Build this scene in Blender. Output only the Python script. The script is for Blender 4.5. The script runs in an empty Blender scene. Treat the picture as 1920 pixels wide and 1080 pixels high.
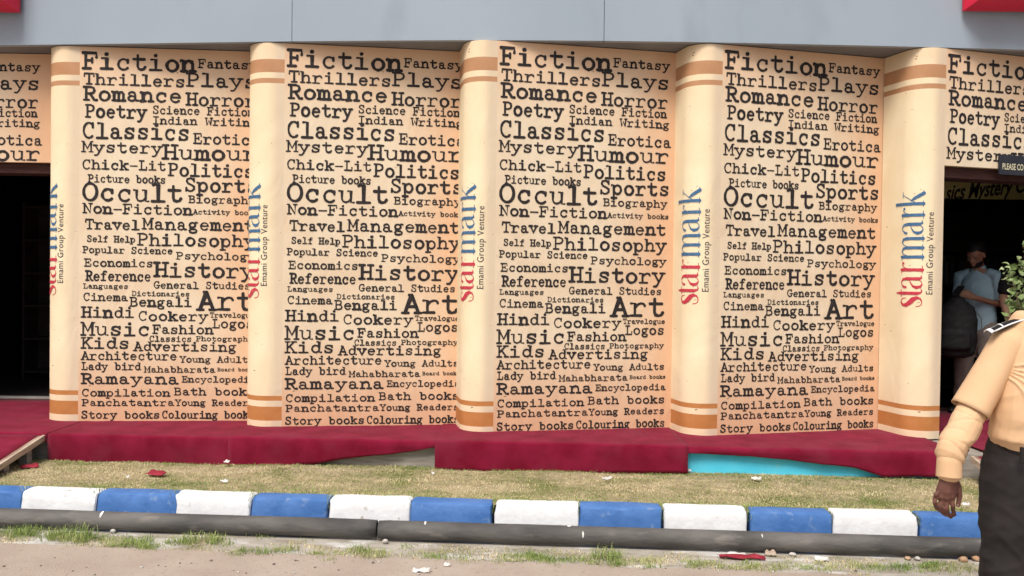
import bpy, bmesh, math, random
from mathutils import Vector, Matrix, noise as mnoise
random.seed(7)
R = math.radians
sc = bpy.context.scene
COL = sc.collection

# ------------------------------------------------------------------ camera
FPX, CX, CY, HC = 1600.0, 960.0, 540.0, 1.55
PITCH, ROLL = math.atan(23 / 1600.0), 0.0125
cam_d = bpy.data.cameras.new('camera')
cam_d.sensor_width = 36.0
cam_d.lens = 36.0 * FPX / 1920.0
cam_d.clip_end = 2000
cam = bpy.data.objects.new('camera', cam_d)
COL.objects.link(cam)
CM = Matrix.Rotation(R(90) - PITCH, 4, 'X') @ Matrix.Rotation(ROLL, 4, 'Z')
cam.matrix_world = Matrix.Translation((0, 0, HC)) @ CM
sc.camera = cam

# ------------------------------------------------------------------ light
SUN_AZ, SUN_EL = R(205), R(56)
w = bpy.data.worlds.new('World')
sc.world = w
w.use_nodes = True
nt = w.node_tree
sky = nt.nodes.new('ShaderNodeTexSky')
sky.sky_type = 'NISHITA'
sky.sun_disc = False
sky.sun_elevation = SUN_EL
sky.sun_rotation = SUN_AZ
sky.dust_density = 5.0
sky.air_density = 1.0
sky.ozone_density = 0.6
bg = nt.nodes['Background']
bg.inputs['Strength'].default_value = 0.13
nt.links.new(sky.outputs[0], bg.inputs['Color'])
sd = bpy.data.lights.new('sun', 'SUN')
sd.energy = 2.9
sd.angle = R(24)
sd.color = (1.0, 0.955, 0.90)
sun = bpy.data.objects.new('sun', sd)
COL.objects.link(sun)
sv = Vector((math.sin(SUN_AZ) * math.cos(SUN_EL), math.cos(SUN_AZ) * math.cos(SUN_EL), math.sin(SUN_EL)))
sun.rotation_euler = sv.to_track_quat('Z', 'Y').to_euler()
sun.location = sv * 30
sc.view_settings.view_transform = 'Standard'
sc.view_settings.look = 'None'
sc.view_settings.exposure = 0.0
sc.view_settings.gamma = 1.0

# ------------------------------------------------------------------ helpers
def ray(px, py):
    return (CM.to_3x3() @ Vector(((px - CX) / FPX, -(py - CY) / FPX, -1.0)))
def P(px, py, d):                      # a point of the place at distance d in front of the camera
    v = ray(px, py)
    return Vector((0, 0, HC)) + v * (d / v.y)
def G(px, py, z):                      # a point at height z
    v = ray(px, py)
    return Vector((0, 0, HC)) + v * ((z - HC) / v.z)

def mat(name, c1, c2=None, scale=8.0, rough=0.85, bump=0.0, bscale=60.0, detail=6.0, spec=0.3, lo=0.35, hi=0.65, stretch=None, c3=None, s3=2.0, lo3=0.55, hi3=0.7, sheen=0.0, vary=False):
    m = bpy.data.materials.new(name)
    m.use_nodes = True
    n = m.node_tree.nodes
    L = m.node_tree.links
    b = n['Principled BSDF']
    b.inputs['Roughness'].default_value = rough
    b.inputs['Specular IOR Level'].default_value = spec
    if sheen: b.inputs['Sheen Weight'].default_value = sheen
    tc = n.new('ShaderNodeTexCoord')
    mp = n.new('ShaderNodeMapping')
    L.new(tc.outputs['Object'], mp.inputs[0])
    if stretch: mp.inputs['Scale'].default_value = stretch
    if vary:                           # every copy gets its own patch of the pattern
        oi = n.new('ShaderNodeObjectInfo')
        vm = n.new('ShaderNodeMath'); vm.operation = 'MULTIPLY'; vm.inputs[1].default_value = 37.0
        L.new(oi.outputs['Random'], vm.inputs[0]); L.new(vm.outputs[0], mp.inputs['Location'])
    def ns(s, d=detail):
        t = n.new('ShaderNodeTexNoise')
        t.inputs['Scale'].default_value = s
        t.inputs['Detail'].default_value = d
        L.new(mp.outputs[0], t.inputs['Vector'])
        return t
    def mixer(a, bcol, fac, l, h):
        r = n.new('ShaderNodeMapRange')
        r.inputs['From Min'].default_value = l
        r.inputs['From Max'].default_value = h
        L.new(fac, r.inputs['Value'])
        x = n.new('ShaderNodeMix')
        x.data_type = 'RGBA'
        L.new(r.outputs[0], x.inputs['Factor'])
        if isinstance(a, tuple): x.inputs['A'].default_value = (*a, 1)
        else: L.new(a, x.inputs['A'])
        x.inputs['B'].default_value = (*bcol, 1)
        return x.outputs['Result']
    b.inputs['Base Color'].default_value = (*c1, 1)
    out = c1
    if c2:
        out = mixer(c1, c2, ns(scale).outputs['Fac'], lo, hi)
    if c3:
        out = mixer(out, c3, ns(s3).outputs['Fac'], lo3, hi3)
    if not isinstance(out, tuple): L.new(out, b.inputs['Base Color'])
    if bump:
        bp = n.new('ShaderNodeBump')
        bp.inputs['Strength'].default_value = bump
        bp.inputs['Distance'].default_value = 0.01
        L.new(ns(bscale).outputs['Fac'], bp.inputs['Height'])
        L.new(bp.outputs[0], b.inputs['Normal'])
    return m

def tag(o, label=None, cat=None, group=None, kind=None):
    if label: o['label'] = label
    if cat: o['category'] = cat
    if group: o['group'] = group
    if kind: o['kind'] = kind
    return o
def empty(name, loc=(0, 0, 0), rz=0.0):
    o = bpy.data.objects.new(name, None)
    o.empty_display_size = 0.1
    COL.objects.link(o)
    o.location = loc
    o.rotation_euler = (0, 0, rz)
    return o
def link(name, me, parent=None, mats=()):
    for m in mats: me.materials.append(m)
    o = bpy.data.objects.new(name, me)
    COL.objects.link(o)
    o.parent = parent
    return o
def from_py(name, vs, fs, m, parent=None, smooth=False, mi=None):
    me = bpy.data.meshes.new(name)
    me.from_pydata([tuple(v) for v in vs], [], fs)
    if smooth: me.polygons.foreach_set('use_smooth', [True] * len(me.polygons))
    if mi: me.polygons.foreach_set('material_index', mi)
    return link(name, me, parent, m if isinstance(m, (list, tuple)) else [m])
def from_bm(name, bm, m, parent=None, smooth=False):
    me = bpy.data.meshes.new(name)
    bmesh.ops.recalc_face_normals(bm, faces=bm.faces)
    bm.to_mesh(me)
    bm.free()
    if smooth: me.polygons.foreach_set('use_smooth', [True] * len(me.polygons))
    return link(name, me, parent, m if isinstance(m, (list, tuple)) else [m])
def bbox(bm, x0, x1, y0, y1, z0, z1, bev=0.0, seg=2):
    r = bmesh.ops.create_cube(bm, size=1.0)
    for v in r['verts']:
        v.co = Vector(((x0 + x1) / 2 + v.co.x * (x1 - x0), (y0 + y1) / 2 + v.co.y * (y1 - y0), (z0 + z1) / 2 + v.co.z * (z1 - z0)))
    if bev:
        es = list({e for v in r['verts'] for e in v.link_edges})
        bmesh.ops.bevel(bm, geom=es, offset=bev, segments=seg, affect='EDGES', profile=0.6)
def box(name, x0, x1, y0, y1, z0, z1, m, parent=None, bev=0.0):
    bm = bmesh.new()
    bbox(bm, x0, x1, y0, y1, z0, z1, bev)
    return from_bm(name, bm, m, parent)
def prism(name, quad, z0, z1, m, parent=None, bev=0.0):
    """a slab over a plan polygon"""
    bm = bmesh.new()
    lo = [bm.verts.new((p[0], p[1], z0)) for p in quad]
    hi = [bm.verts.new((p[0], p[1], z1)) for p in quad]
    n = len(quad)
    bm.faces.new(lo[::-1]); bm.faces.new(hi)
    for i in range(n): bm.faces.new((lo[i], lo[(i + 1) % n], hi[(i + 1) % n], hi[i]))
    if bev: bmesh.ops.bevel(bm, geom=bm.edges[:], offset=bev, segments=2, affect='EDGES')
    return from_bm(name, bm, m, parent)

# ------------------------------------------------------------------ materials
M = {}
M['ink'] = mat('ink', (0.012, 0.011, 0.013), (0.035, 0.028, 0.026), 55, 0.75)
M['band_top'] = mat('band_top', (0.45, 0.235, 0.115), (0.50, 0.27, 0.14), 10, 0.6)
M['band_low'] = mat('band_low', (0.47, 0.19, 0.055), (0.52, 0.225, 0.075), 10, 0.6)
M['red_ink'] = mat('red_ink', (0.50, 0.03, 0.06), (0.56, 0.06, 0.09), 40, 0.6)
M['blue_ink'] = mat('blue_ink', (0.045, 0.13, 0.26), (0.07, 0.17, 0.32), 40, 0.6)
M['grey_ink'] = mat('grey_ink', (0.06, 0.06, 0.075))
M['board_back'] = mat('board_back', (0.20, 0.15, 0.11))
M['fascia'] = mat('fascia', (0.30, 0.365, 0.43), (0.33, 0.395, 0.46), 1.1, 0.5, 0.10, 2.2, c3=(0.285, 0.34, 0.395), s3=2.6, stretch=(1, 1, .45))
M['soffit'] = mat('soffit', (0.18, 0.19, 0.20), (0.22, 0.23, 0.24), 4)
M['seam'] = mat('seam', (0.05, 0.055, 0.06))
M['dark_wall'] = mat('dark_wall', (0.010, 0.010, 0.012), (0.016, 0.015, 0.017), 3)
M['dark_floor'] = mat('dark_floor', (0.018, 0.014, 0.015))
M['header'] = mat('header', (0.045, 0.016, 0.014), (0.07, 0.03, 0.026), 12, stretch=(1, 1, 8))
M['sign_red'] = mat('sign_red', (0.62, 0.012, 0.05), (0.68, 0.02, 0.06), 3, 0.3)
M['sign_face'] = mat('sign_face', (0.36, 0.008, 0.04), (0.42, 0.012, 0.05), 3, 0.3)
M['white'] = mat('white', (0.75, 0.75, 0.75))
M['carpet'] = mat('carpet', (0.165, 0.004, 0.021), (0.225, 0.010, 0.038), 6, 0.95, 0.5, 260, c3=(0.205, 0.022, 0.045), s3=3.5, lo3=.5, hi3=.8, sheen=0.06, spec=0.1)
M['plank'] = mat('plank', (0.24, 0.215, 0.185), (0.36, 0.33, 0.29), 10, 0.8, 0.2, 40, stretch=(0.6, 1, 5))
M['wood_red'] = mat('wood_red', (0.22, 0.11, 0.08), (0.38, 0.26, 0.21), 9, 0.8, 0.2, 40, stretch=(1, 0.5, 6))
M['pale_wood'] = mat('pale_wood', (0.36, 0.27, 0.20), (0.52, 0.43, 0.34), 14, 0.8, stretch=(1, 0.5, 6))
M['cyan'] = mat('cyan', (0.075, 0.57, 0.80), (0.11, 0.63, 0.84), 5, 0.5, 0.08, 50, c3=(0.30, 0.62, 0.72), s3=11, lo3=0.66, hi3=0.74)
M['threshold'] = mat('threshold', (0.24, 0.22, 0.21), (0.34, 0.31, 0.29), 8)
M['pipe'] = mat('pipe', (0.055, 0.053, 0.051), (0.15, 0.143, 0.134), 6, 0.7, 0.5, 45, c3=(0.27, 0.25, 0.22), s3=13, lo3=0.58, hi3=0.80, stretch=(0.35, 1, 1))
M['lime'] = mat('lime', (0.78, 0.77, 0.74), (0.6, 0.58, 0.54), 30)
M['kerb_white'] = mat('kerb_white', (0.78, 0.80, 0.81), (0.71, 0.72, 0.73), 14, 0.8, 0.35, 35, c3=(0.40, 0.37, 0.32), s3=13, lo3=0.66, hi3=0.74, vary=True)
M['kerb_blue'] = mat('kerb_blue', (0.05, 0.15, 0.40), (0.08, 0.195, 0.47), 9, 0.6, 0.35, 35, c3=(0.17, 0.27, 0.47), s3=15, lo3=0.62, hi3=0.74, vary=True)
M['road'] = mat('road', (0.375, 0.305, 0.25), (0.43, 0.36, 0.30), 3.0, 0.95, 0.6, 120, c3=(0.30, 0.235, 0.185), s3=34, lo3=0.58, hi3=0.74)
M['gutter'] = mat('gutter', (0.30, 0.265, 0.21), (0.47, 0.435, 0.38), 7, 0.95, 0.6, 90, c3=(0.60, 0.59, 0.565), s3=4.6, lo3=0.545, hi3=0.64, stretch=(0.6, 1.6, 1))
M['soil'] = mat('soil', (0.29, 0.245, 0.145), (0.40, 0.335, 0.21), 16, 1.0, 0.8, 110, c3=(0.155, 0.175, 0.055), s3=3.0, lo3=0.5, hi3=0.66)
M['ground'] = mat('ground', (0.22, 0.18, 0.13), (0.28, 0.23, 0.17), 0.5)

def parchment(name, base, blotch, edge, vign):
    """printed old-paper vinyl: fibres, blotches and a printed burnt margin"""
    m = bpy.data.materials.new(name)
    m.use_nodes = True
    n = m.node_tree.nodes; L = m.node_tree.links
    b = n['Principled BSDF']
    b.inputs['Roughness'].default_value = 0.8
    b.inputs['Specular IOR Level'].default_value = 0.1
    tc = n.new('ShaderNodeTexCoord')
    def tex(scale, st=(1, 1, 1), det=8):
        mp = n.new('ShaderNodeMapping'); mp.inputs['Scale'].default_value = st
        L.new(tc.outputs['Object'], mp.inputs[0])
        t = n.new('ShaderNodeTexNoise'); t.inputs['Scale'].default_value = scale; t.inputs['Detail'].default_value = det
        L.new(mp.outputs[0], t.inputs['Vector'])
        return t.outputs['Fac']
    def rng(v, a, c, o0=0.0, o1=1.0, smooth=False):
        r = n.new('ShaderNodeMapRange')
        if smooth: r.interpolation_type = 'SMOOTHSTEP'
        r.inputs['From Min'].default_value = a; r.inputs['From Max'].default_value = c
        r.inputs['To Min'].default_value = o0; r.inputs['To Max'].default_value = o1
        L.new(v, r.inputs['Value']); return r.outputs[0]
    def mix(f, a, c):
        x = n.new('ShaderNodeMix'); x.data_type = 'RGBA'
        L.new(f, x.inputs['Factor'])
        for k, v in (('A', a), ('B', c)):
            if isinstance(v, tuple): x.inputs[k].default_value = (*v, 1)
            else: L.new(v, x.inputs[k])
        return x.outputs['Result']
    def mth(op, a, c):
        x = n.new('ShaderNodeMath'); x.operation = op
        for i, v in enumerate((a, c)):
            if isinstance(v, (int, float)): x.inputs[i].default_value = v
            else: L.new(v, x.inputs[i])
        return x.outputs[0]
    col = mix(rng(tex(2.2), 0.38, 0.66), base, blotch)
    col = mix(rng(tex(26, (1, 1, 3.5)), 0.52, 0.85, 0, 0.55), col, blotch)
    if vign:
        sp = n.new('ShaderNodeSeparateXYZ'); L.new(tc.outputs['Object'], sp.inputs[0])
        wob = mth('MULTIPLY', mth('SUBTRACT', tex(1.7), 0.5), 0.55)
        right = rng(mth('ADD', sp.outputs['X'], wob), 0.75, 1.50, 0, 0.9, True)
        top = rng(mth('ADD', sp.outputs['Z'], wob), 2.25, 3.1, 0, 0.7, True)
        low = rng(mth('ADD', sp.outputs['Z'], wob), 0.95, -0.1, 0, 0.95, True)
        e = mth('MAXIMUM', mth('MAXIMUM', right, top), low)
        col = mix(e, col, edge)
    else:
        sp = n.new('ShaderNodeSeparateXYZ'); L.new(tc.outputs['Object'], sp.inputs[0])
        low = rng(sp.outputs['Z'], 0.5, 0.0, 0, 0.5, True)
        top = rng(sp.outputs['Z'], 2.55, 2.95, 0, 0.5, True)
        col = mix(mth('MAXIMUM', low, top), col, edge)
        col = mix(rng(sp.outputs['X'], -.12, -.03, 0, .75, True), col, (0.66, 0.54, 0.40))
    # printed wormholes and flecks
    fl = rng(tex(17, (1.0, 1, 2.6), 2), 0.735, 0.765)
    col = mix(fl, col, (0.30, 0.20, 0.11))
    L.new(col, b.inputs['Base Color'])
    oi = n.new('ShaderNodeObjectInfo')
    mb = n.new('ShaderNodeMapping'); mb.inputs['Scale'].default_value = (1.6, 1, .7)
    vm = mth('MULTIPLY', oi.outputs['Random'], 29.0)
    L.new(vm, mb.inputs['Location']); L.new(tc.outputs['Object'], mb.inputs[0])
    wr_ = n.new('ShaderNodeTexNoise'); wr_.inputs['Scale'].default_value = 2.6; wr_.inputs['Detail'].default_value = 3; wr_.inputs['Distortion'].default_value = 1.2
    L.new(mb.outputs[0], wr_.inputs['Vector'])
    bp = n.new('ShaderNodeBump'); bp.inputs['Strength'].default_value = 0.35; bp.inputs['Distance'].default_value = 0.03
    L.new(wr_.outputs['Fac'], bp.inputs['Height'])
    L.new(bp.outputs[0], b.inputs['Normal'])
    return m
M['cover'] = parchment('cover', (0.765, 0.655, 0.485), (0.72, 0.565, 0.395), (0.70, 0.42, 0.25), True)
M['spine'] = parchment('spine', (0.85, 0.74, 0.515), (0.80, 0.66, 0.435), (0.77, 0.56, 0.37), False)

# ------------------------------------------------------------------ stroke lettering
def arc(cx, cy, rx, ry, a0, a1, n=14):
    return [(cx + rx * math.cos(R(a0 + (a1 - a0) * i / n)), cy + ry * math.sin(R(a0 + (a1 - a0) * i / n))) for i in range(n + 1)]
def ell(cx, cy, rx, ry): return arc(cx, cy, rx, ry, 90, 450, 20)
def sf(x0, x1, y): return [(x0, y), (x1, y)]
X = 0.67
GL = {
 'a': [ell(.42, .19, .26, .19), [(.2, .52), (.22, .6), (.32, .67), (.47, .68), (.61, .63), (.67, .5), (.67, .14), (.75, .03), (.92, .03)]],
 'b': [[(.04, 1), (.22, 1), (.22, .02)], ell(.53, .33, .31, .33)],
 'c': [arc(.53, .33, .35, .34, 42, 318), [(.8, .63), (.8, .45)]],
 'd': [[(.58, 1), (.77, 1), (.77, .01), (.95, .01)], ell(.46, .33, .31, .33)],
 'e': [sf(.17, .84, .36), arc(.5, .33, .35, .34, 5, 318)],
 'f': [[(.42, 0), (.42, .78), (.5, .95), (.68, 1.0), (.85, .93)], sf(.14, .72, 0), sf(.12, .74, X)],
 'g': [ell(.43, .44, .27, .22), [(.62, .6), (.75, .68), (.92, .66)], [(.3, .24), (.2, .14), (.3, .06), (.68, .03), (.84, -.08), (.78, -.24), (.5, -.31), (.2, -.25), (.14, -.1), (.32, .05)]],
 'h': [[(.03, 1), (.2, 1), (.2, 0)], sf(.03, .4, 0), [(.2, .44), (.34, .62), (.55, .68), (.72, .61), (.79, .46), (.79, 0)], sf(.62, .98, 0)],
 'i': [[(.18, X), (.5, X), (.5, 0)], sf(.12, .88, 0), [(.47, .93), (.5, .94)]],
 'k': [[(.03, 1), (.2, 1), (.2, 0)], sf(.03, .38, 0), [(.2, .26), (.72, X)], [(.42, .43), (.8, 0)], sf(.55, .92, X), sf(.64, .98, 0)],
 'l': [[(.18, 1), (.5, 1), (.5, 0)], sf(.1, .9, 0)],
 'm': [[(0, X), (.15, X), (.15, 0)], [(.15, .5), (.25, .64), (.38, .66), (.5, .52), (.5, 0)], [(.5, .5), (.6, .64), (.74, .66), (.86, .52), (.86, 0)], sf(.01, .28, 0), sf(.4, .62, 0), sf(.74, 1.0, 0)],
 'n': [[(.03, X), (.2, X), (.2, 0)], sf(.03, .4, 0), [(.2, .44), (.34, .62), (.55, .68), (.72, .61), (.79, .46), (.79, 0)], sf(.62, .98, 0)],
 'o': [ell(.5, .33, .36, .345)],
 'p': [[(.02, X), (.2, X), (.2, -.32)], sf(.02, .44, -.32), ell(.53, .33, .32, .34)],
 'r': [[(.06, X), (.3, X), (.3, 0)], sf(.06, .68, 0), [(.3, .42), (.45, .6), (.65, .68), (.82, .65), (.88, .54)]],
 's': [[(.78, .54), (.66, .66), (.45, .68), (.25, .61), (.22, .48), (.36, .39), (.62, .32), (.79, .21), (.74, .07), (.55, 0), (.32, .02), (.2, .14)], [(.8, .67), (.8, .49)], [(.19, .01), (.19, .2)]],
 't': [[(.38, .93), (.38, .2), (.45, .05), (.6, 0), (.78, .04), (.87, .17)], sf(.1, .82, X)],
 'u': [[(.02, X), (.2, X), (.2, .2), (.28, .05), (.45, 0), (.64, .06), (.78, .24)], [(.58, X), (.78, X), (.78, 0), (.97, 0)]],
 'v': [[(.14, X), (.5, 0), (.86, X)], sf(0, .34, X), sf(.66, 1, X)],
 'y': [[(.14, X), (.52, .04)], [(.86, X), (.42, -.18), (.3, -.3), (.12, -.3)], sf(0, .36, X), sf(.64, 1, X)],
 'A': [[(.36, 1), (.5, 1), (.12, 0)], [(.5, 1), (.88, 0)], sf(.24, .76, .35), sf(-.04, .32, 0), sf(.68, 1.04, 0)],
 'B': [[(.03, 1), (.55, 1), (.77, .93), (.8, .76), (.72, .59), (.5, .53), (.2, .53)], [(.5, .53), (.8, .46), (.88, .27), (.8, .07), (.55, 0), (.03, 0)], [(.2, 1), (.2, 0)]],
 'C': [arc(.53, .5, .41, .51, 48, 312, 18), [(.84, 1), (.84, .7)]],
 'D': [[(.03, 1), (.5, 1), (.78, .88), (.9, .5), (.78, .12), (.5, 0), (.03, 0)], [(.2, 1), (.2, 0)]],
 'E': [[(.02, 1), (.86, 1), (.86, .74)], [(.2, 1), (.2, 0)], [(.02, 0), (.88, 0), (.88, .28)], sf(.2, .6, .52), [(.6, .66), (.6, .38)]],
 'F': [[(.02, 1), (.9, 1), (.9, .72)], [(.2, 1), (.2, 0)], sf(.02, .52, 0), sf(.2, .62, .52), [(.62, .66), (.62, .38)]],
 'G': [arc(.5, .5, .41, .51, 50, 330, 18), [(.82, 1), (.82, .72)], sf(.55, 1.0, .42), [(.84, .42), (.84, .04)]],
 'H': [[(.18, 1), (.18, 0)], [(.82, 1), (.82, 0)], sf(.18, .82, .5), sf(-.01, .38, 1), sf(.62, 1.01, 1), sf(-.01, .38, 0), sf(.62, 1.01, 0)],
 'I': [[(.5, 1), (.5, 0)], sf(.16, .84, 1), sf(.16, .84, 0)],
 'K': [[(.2, 1), (.2, 0)], sf(.02, .4, 1), sf(.02, .4, 0), [(.2, .4), (.78, 1)], [(.4, .6), (.84, 0)], sf(.58, .98, 1), sf(.66, 1.0, 0)],
 'L': [[(.32, 1), (.32, 0)], sf(.08, .58, 1), [(.08, 0), (.9, 0), (.9, .32)]],
 'M': [[(.0, 1), (.15, 1), (.15, 0)], [(.15, 1), (.5, .32), (.85, 1)], [(1.0, 1), (.85, 1), (.85, 0)], sf(-.02, .33, 0), sf(.67, 1.02, 0)],
 'N': [[(0, 1), (.18, 1), (.18, 0)], [(.18, 1), (.82, 0), (.82, 1)], sf(.64, 1.01, 1), sf(0, .38, 0)],
 'O': [ell(.5, .5, .42, .515)],
 'P': [[(.03, 1), (.58, 1), (.82, .9), (.87, .73), (.8, .56), (.58, .47), (.22, .47)], [(.22, 1), (.22, 0)], sf(.03, .5, 0)],
 'R': [[(.02, 1), (.55, 1), (.77, .92), (.82, .74), (.75, .57), (.53, .49), (.2, .49)], [(.2, 1), (.2, 0)], sf(.02, .42, 0), [(.5, .48), (.82, 0), (1.0, 0)]],
 'S': [[(.8, .8), (.7, .95), (.48, 1.02), (.24, .94), (.18, .76), (.3, .6), (.6, .48), (.82, .34), (.82, .14), (.64, 0), (.42, -.02), (.22, .08), (.15, .24)], [(.82, 1), (.82, .74)], [(.14, 0), (.14, .28)]],
 'T': [[(.5, 1), (.5, 0)], [(.05, .74), (.05, 1), (.95, 1), (.95, .74)], sf(.25, .75, 0)],
 'W': [[(.1, 1), (.27, 0), (.5, .66), (.73, 0), (.9, 1)], sf(-.02, .28, 1), sf(.72, 1.02, 1)],
 'V': [[(.12, 1), (.5, 0), (.88, 1)], sf(-.02, .32, 1), sf(.68, 1.02, 1)],
 'Y': [[(.12, 1), (.5, .46), (.88, 1)], [(.5, .46), (.5, 0)], sf(-.02, .32, 1), sf(.68, 1.02, 1), sf(.28, .72, 0)],
 '-': [sf(.1, .9, .42)],
}
WT = {'n': 1.3, 'm': 1.28, 'o': 1.22, 'v': 1.4, 'R': 1.25, 'H': 1.12, 'u': .8, 'l': 1.2, 't': 1.15, 'k': 1.2, 'b': 1.1, 'c': 1.05, 'i': 1.05, 'M': .9, 'C': .95, 'O': 1.1, 'A': 1.05, 'N': .9, 'r': .95, 'p': 1.1, 'F': 1.15, 'D': .85}

def ribbon(pts, wid, out, cap=True):
    """one inked stroke: quads along a polyline, width per point; out gets polygons of 2-D points"""
    pts = [Vector(p) for p in pts]
    n = len(pts)
    if isinstance(wid, (int, float)): wid = [wid] * n
    closed = (pts[0] - pts[-1]).length < 1e-6
    left, right = [], []
    for i in range(n):
        if closed and i in (0, n - 1): a, b = pts[-2], pts[1]
        else: a, b = pts[max(i - 1, 0)], pts[min(i + 1, n - 1)]
        t = (b - a)
        if t.length < 1e-9: t = Vector((1, 0))
        t.normalize()
        k = 1.0
        if 0 < i < n - 1:
            d1 = (pts[i] - pts[i - 1]).normalized()
            k = 1 / max(0.72, abs(d1.dot(t)))
        nn = Vector((-t.y, t.x)) * wid[i] * k
        left.append(pts[i] + nn); right.append(pts[i] - nn)
    for i in range(n - 1):
        out.append([right[i], right[i + 1], left[i + 1], left[i]])
    if cap and not closed:
        for e, o in ((0, 1), (n - 1, n - 2)):
            d = (pts[e] - pts[o]).normalized()
            a0 = math.atan2(d.y, d.x)
            out.append([pts[e] + Vector((math.cos(a0 + R(q)), math.sin(a0 + R(q)))) * wid[e] for q in (-90, -45, 0, 45, 90)])

def word_polys(word, x0, x1, y, cap, rnd, wmul=1.0):
    out = []
    adv = (x1 - x0) / (len(word) - 0.06)
    cw = adv * 0.92
    base = (cap * 0.073 + .0007) * wmul
    for i, ch in enumerate(word):
        if ch == ' ': continue
        dy = rnd.uniform(-.02, .02) * cap
        w = base * WT.get(ch, 1.0) * rnd.uniform(.92, 1.1)
        for st in GL[ch]:
            pts = [(x0 + i * adv + gx * cw, y + dy + gy * cap) for gx, gy in st]
            if len(pts) == 2 and (Vector(pts[0]) - Vector(pts[1])).length < 0.1 * cap:
                ribbon(pts, w * 1.55, out)
                continue
            ribbon(pts, [w * rnd.uniform(.8, 1.2) for _ in pts], out)
        if ch in 'oDH' and cap > 0.07:        # double strike of a worn typewriter
            for st in GL[ch][:1]:
                pts = [(x0 + i * adv + (gx + .1) * cw, y + dy + gy * cap) for gx, gy in st]
                ribbon(pts, w * .3, out)
    return out

# ------------------------------------------------------------------ the giant books
WB, HB, ZP = 1.47, 2.955, 0.352          # cover width, book height, platform top
SP_F, SP_R = 0.09, 0.197                 # flat and rounded part of a spine (set again per spine build)
FOLD = [(148, 6.72), (531, 6.555), (929, 6.41), (1350, 6.44), (1768, 6.47)]
TH = [4.2, 7.8, 11.6, 14.2, 16.6]
def fold_pt(i):
    px, d = FOLD[i]
    p = P(px, 450, d)
    return Vector((p.x, d, ZP))
BOOKS = [(fold_pt(i), R(TH[i])) for i in range(5)]
e0 = P(99, 200, 6.98)
BOOKS.insert(0, (Vector((e0.x - WB * math.cos(R(1)), 6.98 - WB * math.sin(R(1)), ZP)), R(1)))
# book index 0 = left, behind the left doorway; 5 = right doorway

WORDS = [('Fiction', 938.5, 1146.7, 119.4, 30.5), ('Fantasy', 1150.3, 1255.7, 125, 15.6), ('Thrillers', 940.4, 1127.4, 150.3, 20.4),
 ('Plays', 1128.6, 1255.7, 159.9, 24), ('Romance', 939.7, 1121, 181, 25.3), ('Horror', 1128.6, 1252.6, 196.7, 22.4),
 ('Poetry', 942.8, 1056, 214.8, 23.6), ('Science Fiction', 1067, 1250, 211.6, 14.4), ('Indian Writing', 1066.5, 1255, 231.4, 13.7),
 ('Classics', 936.6, 1134.7, 255.4, 29), ('Erotica', 1140.7, 1258.6, 271.3, 18.8), ('Mystery', 936, 1084, 283.3, 20),
 ('Humour', 1084.8, 1255, 299.5, 26), ('Chick-Lit', 936, 1091, 316.8, 17.5), ('Politics', 1094.5, 1249, 332.5, 22.9),
 ('Picture books', 947, 1090, 342.8, 14), ('Sports', 1124, 1255.7, 362.6, 24), ('Occult', 936, 1121.4, 378.2, 32.5),
 ('Biography', 1131, 1251, 385.4, 13), ('Non-Fiction', 936.6, 1138, 403.5, 18), ('Activity books', 1139.5, 1254, 407.6, 8.4),
 ('Travel', 941, 1042, 434.8, 18), ('Management', 1046.8, 1249, 436, 20.5), ('Self Help', 943.8, 1033.6, 460, 11.5),
 ('Philosophy', 1037, 1249, 467, 21.7), ('Popular Science', 936, 1102, 481.7, 12), ('Psychology', 1107.5, 1249, 494.5, 13),
 ('Economics', 939, 1066, 508, 14), ('Reference', 941.4, 1061.7, 535.9, 18), ('History', 1068, 1246.6, 528, 26),
 ('Languages', 936, 1020, 551.5, 8.8), ('General Studies', 1066.5, 1240.5, 550.8, 12.5), ('Cinema', 936, 1019, 575.6, 14),
 ('Dictionaries', 1026.4, 1132, 565.8, 8.6), ('Bengali', 1022, 1136, 585.8, 16.7), ('Art', 1145.8, 1247, 592, 34),
 ('Hindi', 933, 1031, 608, 19.4), ('Cookery', 1037.5, 1164, 613.6, 16.7), ('Travelogue', 1168, 1247, 606.7, 8.6),
 ('Logos', 1171.7, 1245.8, 626.7, 15.8), ('Music', 932, 1059.7, 643.6, 24.4), ('Fashion', 1064, 1173.6, 638.6, 15.8),
 ('Kids', 931.4, 1022, 669, 20.3), ('Classics', 1057.8, 1134.7, 654.4, 10.3), ('Photography', 1142.5, 1244.4, 652.5, 8.6),
 ('Advertising', 1029, 1215, 672.5, 16.4), ('Architecture', 932, 1108, 691.4, 15.3), ('Young Adults', 1113, 1245.8, 694, 11),
 ('Lady bird', 932, 1042, 711.4, 13.6), ('Mahabharata', 1048, 1177, 714.4, 10.9), ('Board books', 1180.5, 1247.8, 710, 6),
 ('Ramayana', 931.4, 1111, 738.6, 18.6), ('Encyclopedia', 1116.7, 1248, 732.5, 10.9), ('Compilation', 932, 1095, 763, 13),
 ('Bath books', 1102, 1246.7, 757.5, 13.3), ('Panchatantra', 932, 1102.8, 782, 12), ('Young Readers', 1104, 1245.8, 778, 11),
 ('Story books', 930.5, 1076, 806.7, 13.3), ('Colouring books', 1079.7, 1246.4, 803, 13.6)]

def on_cover(px, py, i=3):
    o, th = BOOKS[i]
    n = Vector((math.sin(th), -math.cos(th), 0))
    t = Vector((math.cos(th), math.sin(th), 0))
    v = ray(px, py)
    c = Vector((0, 0, HC))
    p = c + v * ((o - c).dot(n) / v.dot(n))
    return (p - o).dot(t), p.z - ZP

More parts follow.
